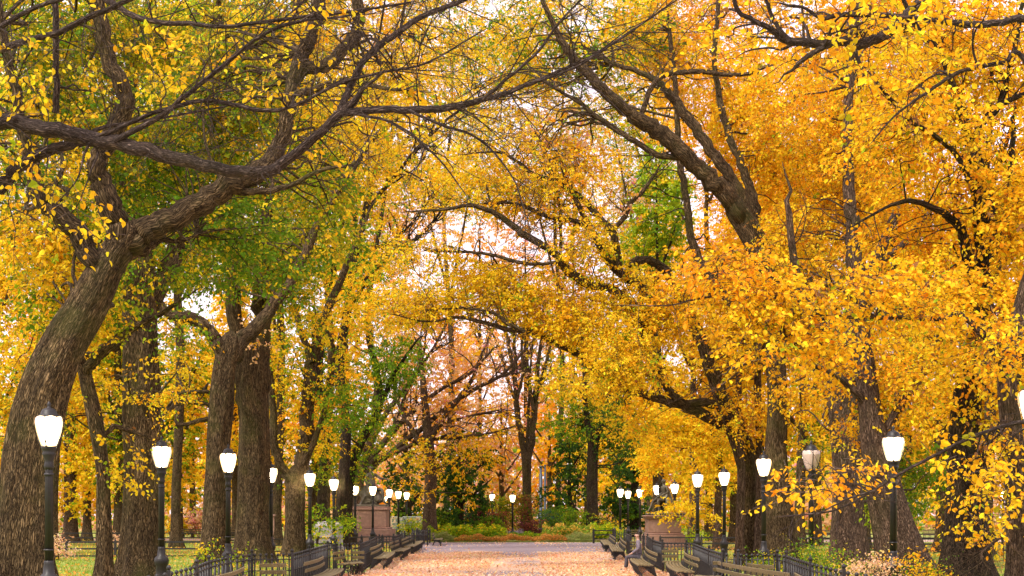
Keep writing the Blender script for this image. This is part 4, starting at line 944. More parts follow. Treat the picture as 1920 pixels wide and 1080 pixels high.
# ------------------------------------------------------------------ lamps
def make_lamp(lit=True):
    r = empty('street_lamp', (0, 0, 0))
    a = Acc(); lathe(a, [(.21, -.02), (.21, .10), (.18, .14), (.16, .2), (.155, .52), (.185, .57), (.205, .66), (.20, .74), (.17, .79), (.12, .83), (.112, .96), (.10, 1.02), (.105, 1.06), (.085, 1.09)], 24, lobes=8, amp=.02)
    a.build('pedestal', M['iron'], r)
    a = Acc(); lathe(a, [(.083, 1.06), (.078, 2.9), (.075, 2.93)], 32, lobes=8, amp=.06); lathe(a, [(.10, 1.28), (.105, 1.30), (.10, 1.32)], 20); lathe(a, [(.082, 2.78), (.098, 2.8), (.098, 2.83), (.082, 2.85)], 20)
    a.build('post', M['iron'], r)
    a = Acc(); lathe(a, [(.075, 2.9), (.10, 2.98), (.085, 3.05), (.085, 3.1), (.125, 3.2), (.135, 3.24), (.12, 3.27), (.14, 3.31), (.155, 3.36), (.15, 3.385)], 24)
    a.build('collar', M['iron'], r)
    g = Acc(); lathe(g, [(.135, 3.38), (.165, 3.44), (.205, 3.55), (.24, 3.67), (.264, 3.78), (.275, 3.86), (.272, 3.905)], 36)
    V = []; F = []
    for kk, (q, z) in enumerate([(.272, 3.905), (.262, 3.94), (.235, 3.965), (.19, 3.98), (.12, 3.99)]):
        for i in range(36):
            t = 2 * math.pi * i / 36; V.append((q * math.cos(t), q * math.sin(t), z + (.035 if 0 < kk < 3 else 0) * (abs(math.cos(3 * t)) - .4)))
    F = [(k * 36 + i, k * 36 + (i + 1) % 36, (k + 1) * 36 + (i + 1) % 36, (k + 1) * 36 + i) for k in range(4) for i in range(36)]
    g.add(V, F)
    g.build('globe', M['globe'] if lit else M['globe_off'], r)
    rb = Acc()
    for k in range(4):
        t = k * math.pi / 2 + math.pi / 2 * 1.0
        pts = [(.15, 3.37), (.185, 3.46), (.225, 3.56), (.258, 3.68), (.28, 3.80), (.284, 3.87), (.27, 3.95), (.23, 4.0)]
        hw = .009
        C = np.array([(q * math.cos(t), q * math.sin(t), z, hw) for q, z in pts])
        tube(rb, C, 5)
        C = np.array([(q * math.cos(t), q * math.sin(t), z, .021) for q, z in [(.152, 3.37), (.176, 3.42), (.197, 3.48), (.214, 3.53)]]); tube(rb, C, 6)
    rb.build('rib', M['iron'], r)
    c = Acc()
    seg = 32; V = []; F = []
    prof = [(.20, 3.955), (.215, 3.985), (.195, 4.01), (.165, 4.03), (.155, 4.08), (.13, 4.12), (.08, 4.145), (.04, 4.16), (.03, 4.19), (.042, 4.22), (.03, 4.25), (.008, 4.29)]
    for kk, (q, z) in enumerate(prof):
        for i in range(seg):
            t = 2 * math.pi * i / seg
            V.append((q * math.cos(t), q * math.sin(t), z + (.025 * math.cos(6 * t) if kk < 2 else 0)))
    for k in range(len(prof) - 1):
        for i in range(seg):
            j = (i + 1) % seg; F.append((k * seg + i, k * seg + j, (k + 1) * seg + j, (k + 1) * seg + i))
    c.add(V, F); c.build('cap', M['iron'], r)
    return r
def gx_(px, d): return (px - CX) * d / FPX
lampP = make_lamp(True)
def lamp(px, ytop, label, group='lit lamps along the promenade', first=[True]):
    s_ = (CY - ytop) / 1.96; d = FPX / s_
    o = lampP if first[0] else copy_tree(lampP); first[0] = False
    o.location = ((px - CX) / s_, d, 0); o.rotation_euler = (0, 0, rng.uniform(-.3, .3)); tag(o, label, 'lamp', group)
    return o
ordn = ['nearest', 'second', 'third', 'fourth', 'fifth', 'sixth', 'seventh', 'eighth']
Ltx = ['in front of the big leaning elm', 'beside the massive straight elm', 'between the Y-forked elm and the twin-stemmed elm', 'in front of the twin-stemmed elm', 'beside the elm with the orange bunch', 'in front of the grey granite block', 'just left of the brown statue pedestal', 'directly in front of the left statue pedestal']
for k, (px, yt) in enumerate([(92, 783), (303, 839), (428, 852), (508, 879), (581, 889), (626, 900), (666, 912), (699, 913)]):
    lamp(px, yt, 'lit lamp %s, %s on the left' % (Ltx[k], ordn[k]))
lamp(730, 919, 'lit lamp at the right corner of the left statue pedestal'); lamp(747, 922, 'lit lamp in front of the metal barrier, left of its twin'); lamp(762.5, 924, 'lit lamp nearest the flowerbed at the end of the left row')
lamp(726, 932, 'small lit lamp half hidden behind the post at the pedestal corner'); lamp(514, 930, 'tiny lit lamp seen just below and behind the fourth left lamp')
mid = lamp(961, 929, 'lit lamp standing alone in the middle of the orange flower border'); mid.location = (gx_(961, 120), 120, 0); mid.scale = (.906,) * 3; lamp(923, 927.5, 'lit lamp rising behind the shrubs left of the centre lamp')
Rtx = [(1942, 735, 'half-cut lit lamp at the right edge of the picture'), (1675, 822, 'large lit lamp in front of the leaning swollen trunk'), (1432, 862, 'lit lamp in front of the big right elm'), (1358, 887, 'lit lamp beside the slim orange-brown trunk'), (1308, 891, 'lit lamp left of the slim orange-brown trunk, under yellow leaves'),
       (1265, 908.5, 'lit lamp right of the right statue pedestal'), (1232, 911.5, 'lit lamp in front of the right statue pedestal'), (1200, 918.5, 'lit lamp left of the right statue pedestal'), (1192.5, 926, 'small lit lamp overlapping its brighter neighbour left of the right statue'), (1177.5, 921.5, 'second lit lamp from the left at the end of the right row'), (1163, 918, 'leftmost lit lamp at the end of the right row'),
       (1881, 922, 'tiny lit lamp far off between the candelabra elm and the pale right-edge trunk')]
for px, yt, lab in Rtx: lamp(px, yt, lab)
off = make_lamp(False)
s_ = (CY - 846) / 1.96; off.location = ((1521 - CX) / s_, FPX / s_, 0)
tag(off, 'unlit lamp with dark cap and pinkish glass among orange leaves on the right', 'lamp')

# ------------------------------------------------------------------ picket fences
def picket_fence(pts, label):
    pts = np.array(pts, float)
    root = empty('picket_fence', (pts[0][0], pts[0][1], 0), label, 'fence', 'picket fences along the promenade')
    for k in range(len(pts) - 1):
        a0, a1 = pts[k], pts[k + 1]; L_ = np.linalg.norm(a1 - a0)
        if L_ < .25: continue
        ac = Acc(); lat = abs(a1[0] - a0[0]) > .5 * abs(a1[1] - a0[1]); n = max(2, int(L_ / (.125 if lat else .55))); pr = .019 if lat else .027; ang = math.atan2(a1[1] - a0[1], a1[0] - a0[0])
        far = a0[1] > 62
        for q in range(n):
            t = (q + .5) / n; x, y_ = a0 * (1 - t) + a1 * t
            C = np.array([(x, y_, .04, pr), (x, y_, .5, pr), (x, y_, .965, pr)]); tube(ac, C, 5 if far else 7)
            if far: lathe(ac, [(.012, .96), (.034, 1.01), (.008, 1.05)], 5, (x, y_, 0))
            else: lathe(ac, [(.014, .955), (.014, .975), (.032, .99), (.040, 1.012), (.032, 1.036), (.01, 1.052)], 8, (x, y_, 0))
        mid = (a0 + a1) / 2
        for z in (.14, .62, .90):
            box(ac, (mid[0], mid[1], z), L_, .035, .022, ang)
        ac.build('picket_panel', M['iron'], root, True)
        pa = Acc(); box(pa, (a1[0], a1[1], .54), .06, .06, 1.08, ang, .008); lathe(pa, [(.02, 1.075), (.045, 1.11), (.045, 1.13), (.012, 1.165)], 10, (a1[0], a1[1], 0))
        pa.build('post', M['iron'], root, False)
picket_fence(LFX, 'zigzag black iron picket fence with ball tops behind the left benches')
picket_fence(RFX, 'zigzag black iron picket fence with ball tops behind the right benches')

# ------------------------------------------------------------------ benches
def bench(A0, A1, label, bend=0.0, group='slatted benches along the promenade', face=None, name='park_bench'):
    A0 = np.array(A0, float); A1 = np.array(A1, float); L_ = np.linalg.norm(A1 - A0); u = (A1 - A0) / L_
    nrm = np.array([u[1], -u[0]])
    tgt = np.array(face if face is not None else (0, (A0[1] + A1[1]) / 2 - 3.5))
    if np.dot(nrm, tgt - (A0 + A1) / 2) < 0: nrm = -nrm
    root = empty(name, (A0[0], A0[1], 0), label, 'bench', group)
    def pt(t, f, z):      # t along, f forward from the back line
        q = A0 + (A1 - A0) * t + nrm * (f + bend * math.sin(math.pi * t)); return (q[0], q[1], z)
    m = max(4, int(L_ / .55)); ns = m * 2
    def slat(acc, f, z, w, th, tilt):
        V = []; F = []
        cs, sn = math.cos(tilt), math.sin(tilt)
        for k in range(ns + 1):
            t = k / ns
            for (a_, b_) in ((-w / 2, -th / 2), (w / 2, -th / 2), (w / 2, th / 2), (-w / 2, th / 2)):
                V.append(pt(t, f + a_ * cs - b_ * sn, z + a_ * sn + b_ * cs))
        for k in range(ns):
            for e in range(4):
                g = (e + 1) % 4; F.append((k * 4 + e, k * 4 + g, k * 4 + 4 + g, k * 4 + 4 + e))
        F += [(3, 2, 1, 0), (ns * 4, ns * 4 + 1, ns * 4 + 2, ns * 4 + 3)]
        acc.add(V, F)
    a = Acc()
    for f, z, tl in ((.12, .43, 0), (.225, .425, 0), (.33, .43, 0), (.435, .445, .0), (.53, .44, -.35)): slat(a, f, z, .076, .034, tl)
    a.build('seat', M['slat'], root, False)
    a = Acc()
    for f, z, tl in ((.00, .60, 1.35), (-.035, .77, 1.38)): slat(a, f, z, .088, .034, tl)
    a.build('backrest', M['slat'], root, False)
    for k in range(m + 1):
        t = (k + (.08 if k == 0 else (-.08 if k == m else 0))) / m
        fr = Acc()
        def strip(pp, r_=.016):
            C = catmull([(*pt(t, f, z), r_) for f, z in pp], 3); tube(fr, C, 5)
        strip([(-.065, .83), (-.04, .66), (.02, .50), (.06, .40), (.02, .22), (-.06, .0)])
        strip([(.06, .40), (.3, .405), (.5, .415), (.57, .38), (.53, .26), (.43, .14), (.47, .0)], .018)
        strip([(.03, .18), (.24, .30), (.44, .16)], .012)
        fr.build('frame', M['iron'], root, True)
    return root
def bp(px, ybt, z=.82): s_ = (ybt - CY) / (EYE - z); return ((px - CX) / s_, FPX / s_)
BL = [((395, 1082), (460, 1062), 'slatted bench at the bottom left, back rising rightward before the nearest pickets', .1),
      ((487, 1056.5), (537, 1056), 'short slatted bench facing the camera below the fourth left lamp', .0),
      ((573, 1054), (608, 1042), 'slatted bench running away to the right below the fifth left lamp', .08),
      ((627, 1035), (642, 1030), 'curved slatted bench with a kinked back below the sixth left lamp', .2),
      ((660, 1033), (683, 1033), 'short camera-facing slatted bench between two curved ones on the left', .0),
      ((696, 1027), (716, 1018), 'slatted bench below the eighth left lamp, running away from the camera', .05),
      ((732, 1017), (748, 1012), 'slatted bench second from the far end of the left row', .0),
      ((754, 1010.5), (776, 1002.5), 'last slatted bench of the left row, next to the litter bin', .05)]
for a_, b_, lab, be in BL:
    p0, p1 = bp(*a_), bp(*b_)
    bench(p0, p1, lab, be)
bench((-5.85, 96.0), (-6.1, 101.5), 'low slatted bench projecting beside the litter bin at the end of the left row')
BR = [((1142, 1001), (1153, 1008), 'farthest slatted bench of the right row beside the low rail', .0),
      ((1162, 1007), (1173, 1017), 'slatted bench second from the far end of the right row', .05),
      ((1181, 1015), (1193, 1015), 'small camera-facing bench in the right row left of the seated person', .0),
      ((1208, 1023), (1230, 1037), 'slatted bench carrying the seated person', .1),
      ((1241, 1031), (1271, 1031), 'camera-facing slatted bench right of the seated person', .0),
      ((1281, 1033), (1308, 1046), 'long slatted bench running toward the camera below the fifth right lamp', .1),
      ((1337, 1052), (1372, 1052), 'camera-facing slatted bench below the fourth right lamp', .0),
      ((1396, 1053), (1448, 1060), 'slatted bench with a bowed back below the third right lamp', .22),
      ((1487, 1073), (1560, 1096), 'nearest slatted bench on the right, cut by the lower edge', .1)]
for a_, b_, lab, be in BR:
    p0, p1 = bp(*a_), bp(*b_)
    bench(p0, p1, lab, be)
bench((5.4, 30.6), (4.95, 38.5), 'bench at the lower right whose seat edge alone shows above the lower edge', .1)
bench(((330 - CX) * 128 / FPX, 128), ((382 - CX) * 128 / FPX, 129), 'far pale bench in front of the pink shrub', 0, 'distant benches', (-28, 110))
bench(((432 - CX) * 128 / FPX, 128), ((446 - CX) * 128 / FPX, 128), 'far bench just right of the Y-forked trunk', 0, 'distant benches', (-25, 110))
bench(((1492 - CX) * 118 / FPX, 118), ((1558 - CX) * 118 / FPX, 118), 'far dark bench behind the unlit lamp', 0, 'distant benches', (21, 100))
bench(((1183 - CX) * 122 / FPX, 122), ((1208 - CX) * 122 / FPX, 122), 'far bench left of the right statue pedestal', 0, 'distant benches', (9, 105))
bench(((1730 - CX) * 118 / FPX, 118), ((1776 - CX) * 118 / FPX, 118), 'far grey bench behind the leaning swollen trunk', 0, 'distant benches', (30, 100))

# ------------------------------------------------------------------ low rail fences with wire
def rail_fence(pts, label, h=.8, sp=2.2, wire=True, rails=(.08, .42, .74)):
    pts = np.array(pts, float)
    root = empty('rail_fence', (pts[0][0], pts[0][1], 0), label, 'fence', 'low rail fences')
    for k in range(len(pts) - 1):
        a0, a1 = pts[k], pts[k + 1]; L_ = np.linalg.norm(a1 - a0); ang = math.atan2(a1[1] - a0[1], a1[0] - a0[0]); mid = (a0 + a1) / 2
        ac = Acc()
        for z in rails: box(ac, (mid[0], mid[1], z), L_, .05, .075, ang)
        ac.build('rails', M['iron'], root, False)
        if wire:
            w = Acc(); nn = int(L_ / .13)
            for q in range(nn):
                t = (q + .5) / nn; x_, y_ = a0 * (1 - t) + a1 * t; box(w, (x_, y_, rails[-1] / 2 + .03), .007, .007, rails[-1] - .06, ang)
            w.build('wire_mesh', M['iron'], root, False)
        nn = max(1, int(round(L_ / sp)))
        for q in range(nn + (1 if k == len(pts) - 2 else 0)):
            t = q / nn; x_, y_ = a0 * (1 - t) + a1 * t
            pa = Acc(); box(pa, (x_, y_, h / 2), .11, .11, h, ang, .012); lathe(pa, [(.02, h), (.04, h + .02), (.03, h + .06), (.005, h + .08)], 8, (x_, y_, 0)); pa.build('post', M['iron'], root, False)
def gx_(px, d): return (px - CX) * d / FPX
rail_fence([(gx_(-60, 70), 70), (gx_(395, 70), 70.5)], 'black three-rail fence with wire mesh crossing the left lawn')
rail_fence([(gx_(400, 74), 74), (gx_(790, 92), 92)], 'black rail fence running behind the lamps toward the left statue')
rail_fence([(gx_(-40, 104), 104), (gx_(470, 106), 106)], 'second rail fence further back across the left lawn', sp=2.6)
rail_fence([(gx_(1238, 84), 84), (gx_(1470, 84), 84)], 'black rail fence behind the right lamps below the right statue', wire=True)
rail_fence([(gx_(1480, 82), 82), (gx_(1960, 82), 82)], 'black rail fence crossing the right lawn behind the thick trunks')
rail_fence([(gx_(1490, 100), 100), (gx_(1960, 98), 98)], 'farther rail fence beyond the right lawn', sp=2.6)
rail_fence([(gx_(783, 106), 106), (gx_(806, 106), 106)], 'short black rail at the left end of the flowerbed by the bin', 1.0, 1.0, False, (.3, .6, .9))
rail_fence([(gx_(1113, 106), 106), (gx_(1150, 107), 107)], 'short black rail at the right end of the flowerbed', 1.0, 1.3, False, (.3, .6, .9))

# litter bin
r = empty('litter_bin', (gx_(788, 103), 103, 0), 'round dark slatted litter bin at the far end of the left benches', 'bin')
a = Acc(); c = (gx_(788, 103), 103, 0)
for k in range(24):
    t = 2 * math.pi * k / 24; box(a, (c[0] + .29 * math.cos(t), c[1] + .29 * math.sin(t), .45), .012, .05, .8, t)
lathe(a, [(.25, .06), (.27, .85)], 20, c); a.build('basket', M['iron'], r, False)
a = Acc(); lathe(a, [(.31, .86), (.325, .9), (.30, .93), (.2, .93)], 24, c); a.build('rim', M['iron'], r)

# metal barrier
r = empty('metal_barrier', (gx_(735, 128), 128, 0), 'pale galvanised barrier panels with vertical bars behind the last left lamps', 'barrier')
x0, x1 = gx_(731, 128), gx_(792, 128); nb = 26
a = Acc()
for k in range(nb): box(a, (x0 + (x1 - x0) * (k + .5) / nb, 128, 1.0), .045, .03, 1.66)
a.build('bars', M['barrier'], r, False)
for xa, xb in ((x0, x0 + .9), (x0 + 1.0, x1)):
    a = Acc(); C = np.array([(xa, 128.03, .1, .03), (xa, 128.03, 1.7, .03), (xa + .12, 128.03, 1.86, .03), (xb - .12, 128.03, 1.86, .03), (xb, 128.03, 1.7, .03), (xb, 128.03, .1, .03)]); tube(a, C, 8)
    box(a, ((xa + xb) / 2, 128.03, .2), xb - xa, .03, .04); a.build('frame', M['barrier'], r, False)

# poles
for px, top, lab in ((1014, 876, 'thicker blue-grey pole behind the centre shrubs'), (1022, 874, 'thinner blue-grey pole right of its thicker twin')):
    d = 150; x_ = gx_(px, d); h = EYE + (CY - top) * d / FPX; w = .17 if px == 1014 else .11
    r = empty('utility_pole', (x_, d, 0), lab, 'pole')
    a = Acc(); lathe(a, [(w * 1.6, 0), (w * 1.6, .5), (w, .6), (w, h * .9), (w * .7, h * .9 + .02), (w * .7, h)], 14, (x_, d, 0)); a.build('shaft', M['bluepole'], r)
    a = Acc(); lathe(a, [(w * 1.1, h), (w * 1.2, h + .08), (w * .2, h + .15)], 14, (x_, d, 0)); a.build('cap', M['bluepole'], r)

# ------------------------------------------------------------------ figures
def skin_obj(name, joints, edges, material, parent, lev=2, wobble=0):
    """joints: list of (x,y,z,r) relative to parent"""
    me = bpy.data.meshes.new(name); me.from_pydata([j[:3] for j in joints], edges, []); ob = bpy.data.objects.new(name, me); COL.objects.link(ob)
    ob.modifiers.new('s', 'SKIN'); sd = ob.modifiers.new('u', 'SUBSURF'); sd.levels = lev; sd.render_levels = lev
    if not me.skin_vertices: me.attributes
    for k, j in enumerate(joints):
        rr = j[3] if isinstance(j[3], tuple) else (j[3], j[3])
        me.skin_vertices[0].data[k].radius = rr
        me.skin_vertices[0].data[k].use_root = (k == 0)
    bpy.context.view_layer.update()
    dg = bpy.context.evaluated_depsgraph_get()
    nm = bpy.data.meshes.new_from_object(ob.evaluated_get(dg)); nm.name = name
    COL.objects.unlink(ob); bpy.data.objects.remove(ob)
    nm.materials.clear(); nm.materials.append(material)
    for p_ in nm.polygons: p_.use_smooth = True
    o = bpy.data.objects.new(name, nm); COL.objects.link(o); o.parent = parent
    return o
def chain(js, es, pts, start=None):
    prev = start
    for q in pts:
        js.append(q); k = len(js) - 1
        if prev is not None: es.append((prev, k))
        prev = k
    return prev
def hand(js, es, wrist, dirv, s=1.0, down=(0, 0, -1), start=None):
    w = np.array(js[wrist][:3]); dv = np.array(dirv, float); dv /= np.linalg.norm(dv); dn = np.array(down, float); sd = np.cross(dv, dn); sd /= np.linalg.norm(sd)
    pm = w + dv * .055 * s; js.append((*pm, (.036 * s, .018 * s))); pk = len(js) - 1; es.append((wrist, pk))
    for k, (o_, ln) in enumerate(((-.033, .062), (-.011, .075), (.011, .07), (.032, .055))):
        b = pm + dv * .04 * s + sd * o_ * s; m1 = b + dv * ln * .5 * s + dn * .008 * s; m2 = b + dv * ln * .9 * s + dn * .032 * s
        chain(js, es, [(*b, .010 * s), (*m1, .009 * s), (*m2, .0075 * s)], pk)
    b = w + dv * .03 * s - sd * .04 * s; t = b + dv * .04 * s - sd * .015 * s
    chain(js, es, [(*b, .011 * s), (*t, .009 * s)], wrist)

def seated(root, s, mats, lean=.05, legdir=((.0, 0), (.0, 0)), turn=0, robe=False):
    """seated figure facing -Y locally, seat height .45*s; root rotation turns it"""
    H_, SK, BD, LG, SH = mats
    z = lambda v: v * s
    js = [(0, 0, z(.55), (z(.155), z(.115)))]; es = []
    ch = chain(js, es, [(0, -z(lean), z(.78), (z(.145), z(.10))), (0, -z(lean * 1.6), z(1.0), (z(.17), z(.105))), (0, -z(lean * 2), z(1.09), (z(.10), z(.07))), (0, -z(lean * 2.2), z(1.16), z(.052))], 0)
    for sg in (-1, 1):
        chain(js, es, [(sg * z(.17), -z(lean * 1.6), z(1.04), z(.062)), (sg * z(.235), -z(.06), z(.80), z(.050)), (sg * z(.17), -z(.27), z(.63), z(.042)), ], 2)
    skin_obj('coat', js, es, BD, root)
    # head, neck, face
    hj = []; he = []
    chain(hj, he, [(0, -z(lean * 2.2), z(1.13), z(.05)), (0, -z(lean * 2.2 + .01), z(1.22), (z(.066), z(.075))), (0, -z(lean * 2.2 + .012), z(1.30), (z(.076), z(.088))), (0, -z(lean * 2.2 + .0), z(1.36), (z(.058), z(.066)))])
    chain(hj, he, [(0, -z(lean * 2.2 + .10), z(1.26), z(.013)), (0, -z(lean * 2.2 + .115), z(1.245), z(.012))], 2)
    for sg in (-1, 1): chain(hj, he, [(sg * z(.078), -z(lean * 2.2), z(1.27), z(.016))], 2)
    for sg in (-1, 1):
        k = len(hj); hj.append((sg * z(.185), -z(.235), z(.64), z(.03))); hj.append((sg * z(.13), -z(.36), z(.60), z(.027))); he.append((k, k + 1))
        hand(hj, he, k + 1, (-sg * .35, -1, -.15), s)
    # pieces not joined to the head must share one body: link through the shoulders inside the coat
    he += [(0, len(hj) - 16), (0, len(hj) - 33 + 0)] if False else []
    return js, hj, he

def figure(root, s, body_m, skin_m, hair_m, leg_m, shoe_m, lean=.03, legs=((-.09, -.48, -.50), (.10, -.48, -.55)), arms=None, headturn=0.0, coat_len=.0, beard=False, bronze=False):
    S = lambda *v: tuple(c_ * s for c_ in v)
    # one continuous body: pelvis root, spine, head, arms with hands, legs with feet
    js = [(0, 0, .53 * s, (.13 * s, .10 * s))]; es = []
    chain(js, es, [(*S(0, -lean, .76), (.115 * s, .085 * s)), (*S(0, -lean * 1.8, .98), (.14 * s, .088 * s)), (*S(0, -lean * 2.1, 1.09), (.06 * s, .055 * s)),
                   (*S(0, -lean * 2.4, 1.15), .047 * s), (*S(headturn * .01, -lean * 2.4 - .012, 1.225), (.064 * s, .074 * s)), (*S(headturn * .02, -lean * 2.4 - .012, 1.30), (.073 * s, .086 * s)), (*S(headturn * .01, -lean * 2.4, 1.355), (.052 * s, .06 * s))], 0)
    hd = 6
    chain(js, es, [(*S(headturn * .05, -lean * 2.4 - .105, 1.262), .014 * s), (*S(headturn * .055, -lean * 2.4 - .112, 1.245), .011 * s)], hd)
    for sg in (-1, 1): chain(js, es, [(*S(sg * .08, -lean * 2.4, 1.265), .015 * s)], hd)
    arms = arms or {-1: ((-.245, -.05, .80), (-.13, -.30, .62)), 1: ((.245, -.05, .80), (.13, -.30, .62))}
    for sg in (-1, 1):
        e_, w_ = arms[sg]
        k = chain(js, es, [(*S(sg * .165, -lean * 1.8, 1.04), .056 * s), (*S(*e_), .042 * s), (*S(*w_), .028 * s)], 2)
        dv = np.array(w_) - np.array(e_); dv = dv + np.array([-sg * .12, -.1, 0]); hand(js, es, k, dv, s)
    feet = []
    for sg, (kx, ky, fy) in zip((-1, 1), legs):
        kz = .50
        chain(js, es, [(*S(sg * .09, -.08, .52), .088 * s), (*S(kx, ky, kz), .062 * s), (*S(kx * 1.05, (ky + fy) / 2 + .03, .28), .052 * s), (*S(kx * 1.1, fy + .02, .085), .036 * s), (*S(kx * 1.15, fy - .12, .035), .032 * s)], 0)
        feet.append((kx, ky, fy))
    body = skin_obj('body', js, es, skin_m, root)
    if bronze: 
        hp = [(.02, 1.40), (.06, 1.385), (.088, 1.34), (.095, 1.29), (.085, 1.25)]
        return body
    # coat: jacket shell a little proud of the body
    cj = [(0, 0, .50 * s, (.165 * s, .135 * s))]; ce = []
    chain(cj, ce, [(*S(0, -lean, .76), (.15 * s, .115 * s)), (*S(0, -lean * 1.8, .98), (.17 * s, .112 * s)), (*S(0, -lean * 2.1, 1.09), (.085 * s, .075 * s)), (*S(0, -lean * 2.2, 1.12), (.07 * s, .065 * s))], 0)
    for sg in (-1, 1):
        e_, w_ = arms[sg]
        chain(cj, ce, [(*S(sg * .17, -lean * 1.8, 1.03), .074 * s), (*S(*e_), .060 * s), (*S(*(np.array(w_) * .88 + np.array(e_) * .12)), .044 * s)], 2)
    skin_obj('coat', cj, ce, body_m, root)
    tj = [(0, -.01 * s, .50 * s, (.15 * s, .12 * s))]; te = []
    for sg, (kx, ky, fy) in zip((-1, 1), legs):
        chain(tj, te, [(*S(sg * .09, -.08, .52), .102 * s), (*S(kx, ky, .50), .078 * s), (*S(kx * 1.05, (ky + fy) / 2 + .03, .28), .066 * s), (*S(kx * 1.1, fy + .02, .12), .058 * s)], 0)
    skin_obj('trousers', tj, te, leg_m, root)
    for sg, (kx, ky, fy) in zip((-1, 1), legs):
        skin_obj('shoe', [(*S(kx * 1.1, fy + .05, .05), .045 * s), (*S(kx * 1.12, fy - .04, .05), .046 * s), (*S(kx * 1.16, fy - .16, .035), .036 * s)], [(0, 1), (1, 2)], shoe_m, root)
    hj = [(*S(0, -lean * 2.4 + .03, 1.345), (.075 * s, .07 * s)), (*S(0, -lean * 2.4 + .045, 1.27), (.078 * s, .055 * s)), (*S(0, -lean * 2.4 - .03, 1.385), (.06 * s, .05 * s)), (*S(0, -lean * 2.4 + .045, 1.21), (.06 * s, .035 * s))]
    skin_obj('hair', hj, [(0, 1), (0, 2), (1, 3)], hair_m, root)
    return body

# person seated on the right bench
p0, p1 = np.array(bp(1208, 1023)), np.array(bp(1230, 1037)); u = (p1 - p0) / np.linalg.norm(p1 - p0); nr = np.array([u[1], -u[0]])
if nr[0] > 0: nr = -nr
q = p0 * .62 + p1 * .38 + nr * .30
per = empty('person', (q[0], q[1], 0), 'person in a grey-violet coat sitting on a slatted bench, hands in lap', 'person')
per.rotation_euler = (0, 0, math.atan2(nr[1], nr[0]) + math.pi / 2)
figure(per, 1.0, M['coat'], M['skin'], M['hair'], M['trouser'], M['shoe'])

# ------------------------------------------------------------------ monuments
def pedestal(cx, cy, w, dp, prof, label, name='pedestal', matn='brownstone', rz=0):
    """prof: list of (part name, z0, z1, grow)"""
    r = empty(name, (cx, cy, 0), label, 'pedestal')
    for nm, z0, z1, g in prof:
        a = Acc(); box(a, (cx, cy, (z0 + z1) / 2), w + g * 2, dp + g * 2, z1 - z0, rz, .04); a.build(nm, M[matn], r, False)
    return r
dL = 108; xL = gx_(694, dL)
pedestal(xL, dL, 2.55, 2.6, [('step', -.05, .55, .65), ('plinth', .55, 1.02, .42), ('base_moulding', 1.02, 1.14, .22), ('die', 1.14, 2.36, 0), ('cornice', 2.36, 2.50, .14), ('cornice_slab', 2.50, 2.62, .06)], 'stepped brown granite pedestal under the tall bronze figure on the left', 'statue_pedestal')
def statue(name, cx, cy, z0, s, rz, label, legs, arms, lean, drape):
    r = empty(name, (cx, cy, z0), label, 'statue')
    a = Acc(); box(a, (cx, cy, z0 + .08), 2.3, 2.0, .16, 0, .05)
    a.build('base_plate', M['bronze'], r, False)
    g = empty('figure_anchor', (0, 0, 0)); COL.objects.unlink(g); bpy.data.objects.remove(g)
    fig = figure(r, s, None, M['bronze'], None, None, None, lean, legs, arms, 0, bronze=True)
    fig.rotation_euler = (0, 0, rz); fig.location = (0, 0, .14); fig.name = 'figure'
    for nm, js, es in drape:
        o = skin_obj(nm, [tuple(c_ * s for c_ in j[:3]) + ((j[3] * s if not isinstance(j[3], tuple) else (j[3][0] * s, j[3][1] * s)),) for j in js], es, M['bronze'], r)
        o.rotation_euler = (0, 0, rz); o.location = (0, 0, .14)
    return r
robe = [('robe', [(0, .05, .40, (.22, .20)), (-.02, -.12, .36, (.24, .18)), (.0, -.34, .34, (.20, .14)), (.02, -.44, .20, (.19, .12)), (.04, -.50, .06, (.22, .16)), (0, .06, .75, (.17, .13)), (0, .03, .98, (.19, .13))], [(0, 1), (1, 2), (2, 3), (3, 4), (0, 5), (5, 6)]),
        ('rock_seat', [(0, .12, .30, (.30, .24)), (0, .10, .08, (.36, .34)), (.05, -.2, .06, (.34, .22)), (0, .2, .42, (.2, .14))], [(0, 1), (1, 2), (0, 3)])]
statue('statue', xL + .1, dL, 2.62, 2.1, math.radians(38), 'cloaked bronze seated figure on the left brown pedestal, one arm out to the right', ((-.11, -.46, -.42), (.12, -.50, -.62)), {-1: ((-.25, .02, .80), (-.12, -.28, .62)), 1: ((.26, -.18, .90), (.30, -.46, .88))}, -.01, robe)
dR = 92; xR = gx_(1243, dR)
pedestal(xR, dR, 2.0, 2.4, [('step', -.05, .25, .5), ('base', .25, .82, .22), ('base_moulding', .82, .92, .12), ('die', .92, 1.78, 0), ('cornice', 1.78, 1.90, .12), ('cornice_slab', 1.90, 1.99, .2)], 'red-brown granite pedestal with projecting cornice behind the right lamps', 'statue_pedestal')
statue('statue', xR + .15, dR, 1.99, 1.55, math.radians(-62), 'bronze seated figure on the right pedestal, half hidden by yellow leaves', ((-.11, -.50, -.74), (.12, -.44, -.40)), {-1: ((-.25, .0, .80), (-.12, -.34, .60)), 1: ((.26, -.05, .82), (.16, -.40, .66))}, .03, [('robe', [(0, .05, .42, (.2, .18)), (.05, -.12, .38, (.2, .15)), (.1, .1, .12, (.3, .26)), (0, .08, .75, (.17, .13)), (0, .05, 1.0, (.18, .12))], [(0, 1), (0, 2), (0, 3), (3, 4)]), ('rock_seat', [(.02, .2, .30, (.36, .3)), (0, .22, .08, (.42, .4))], [(0, 1)])])
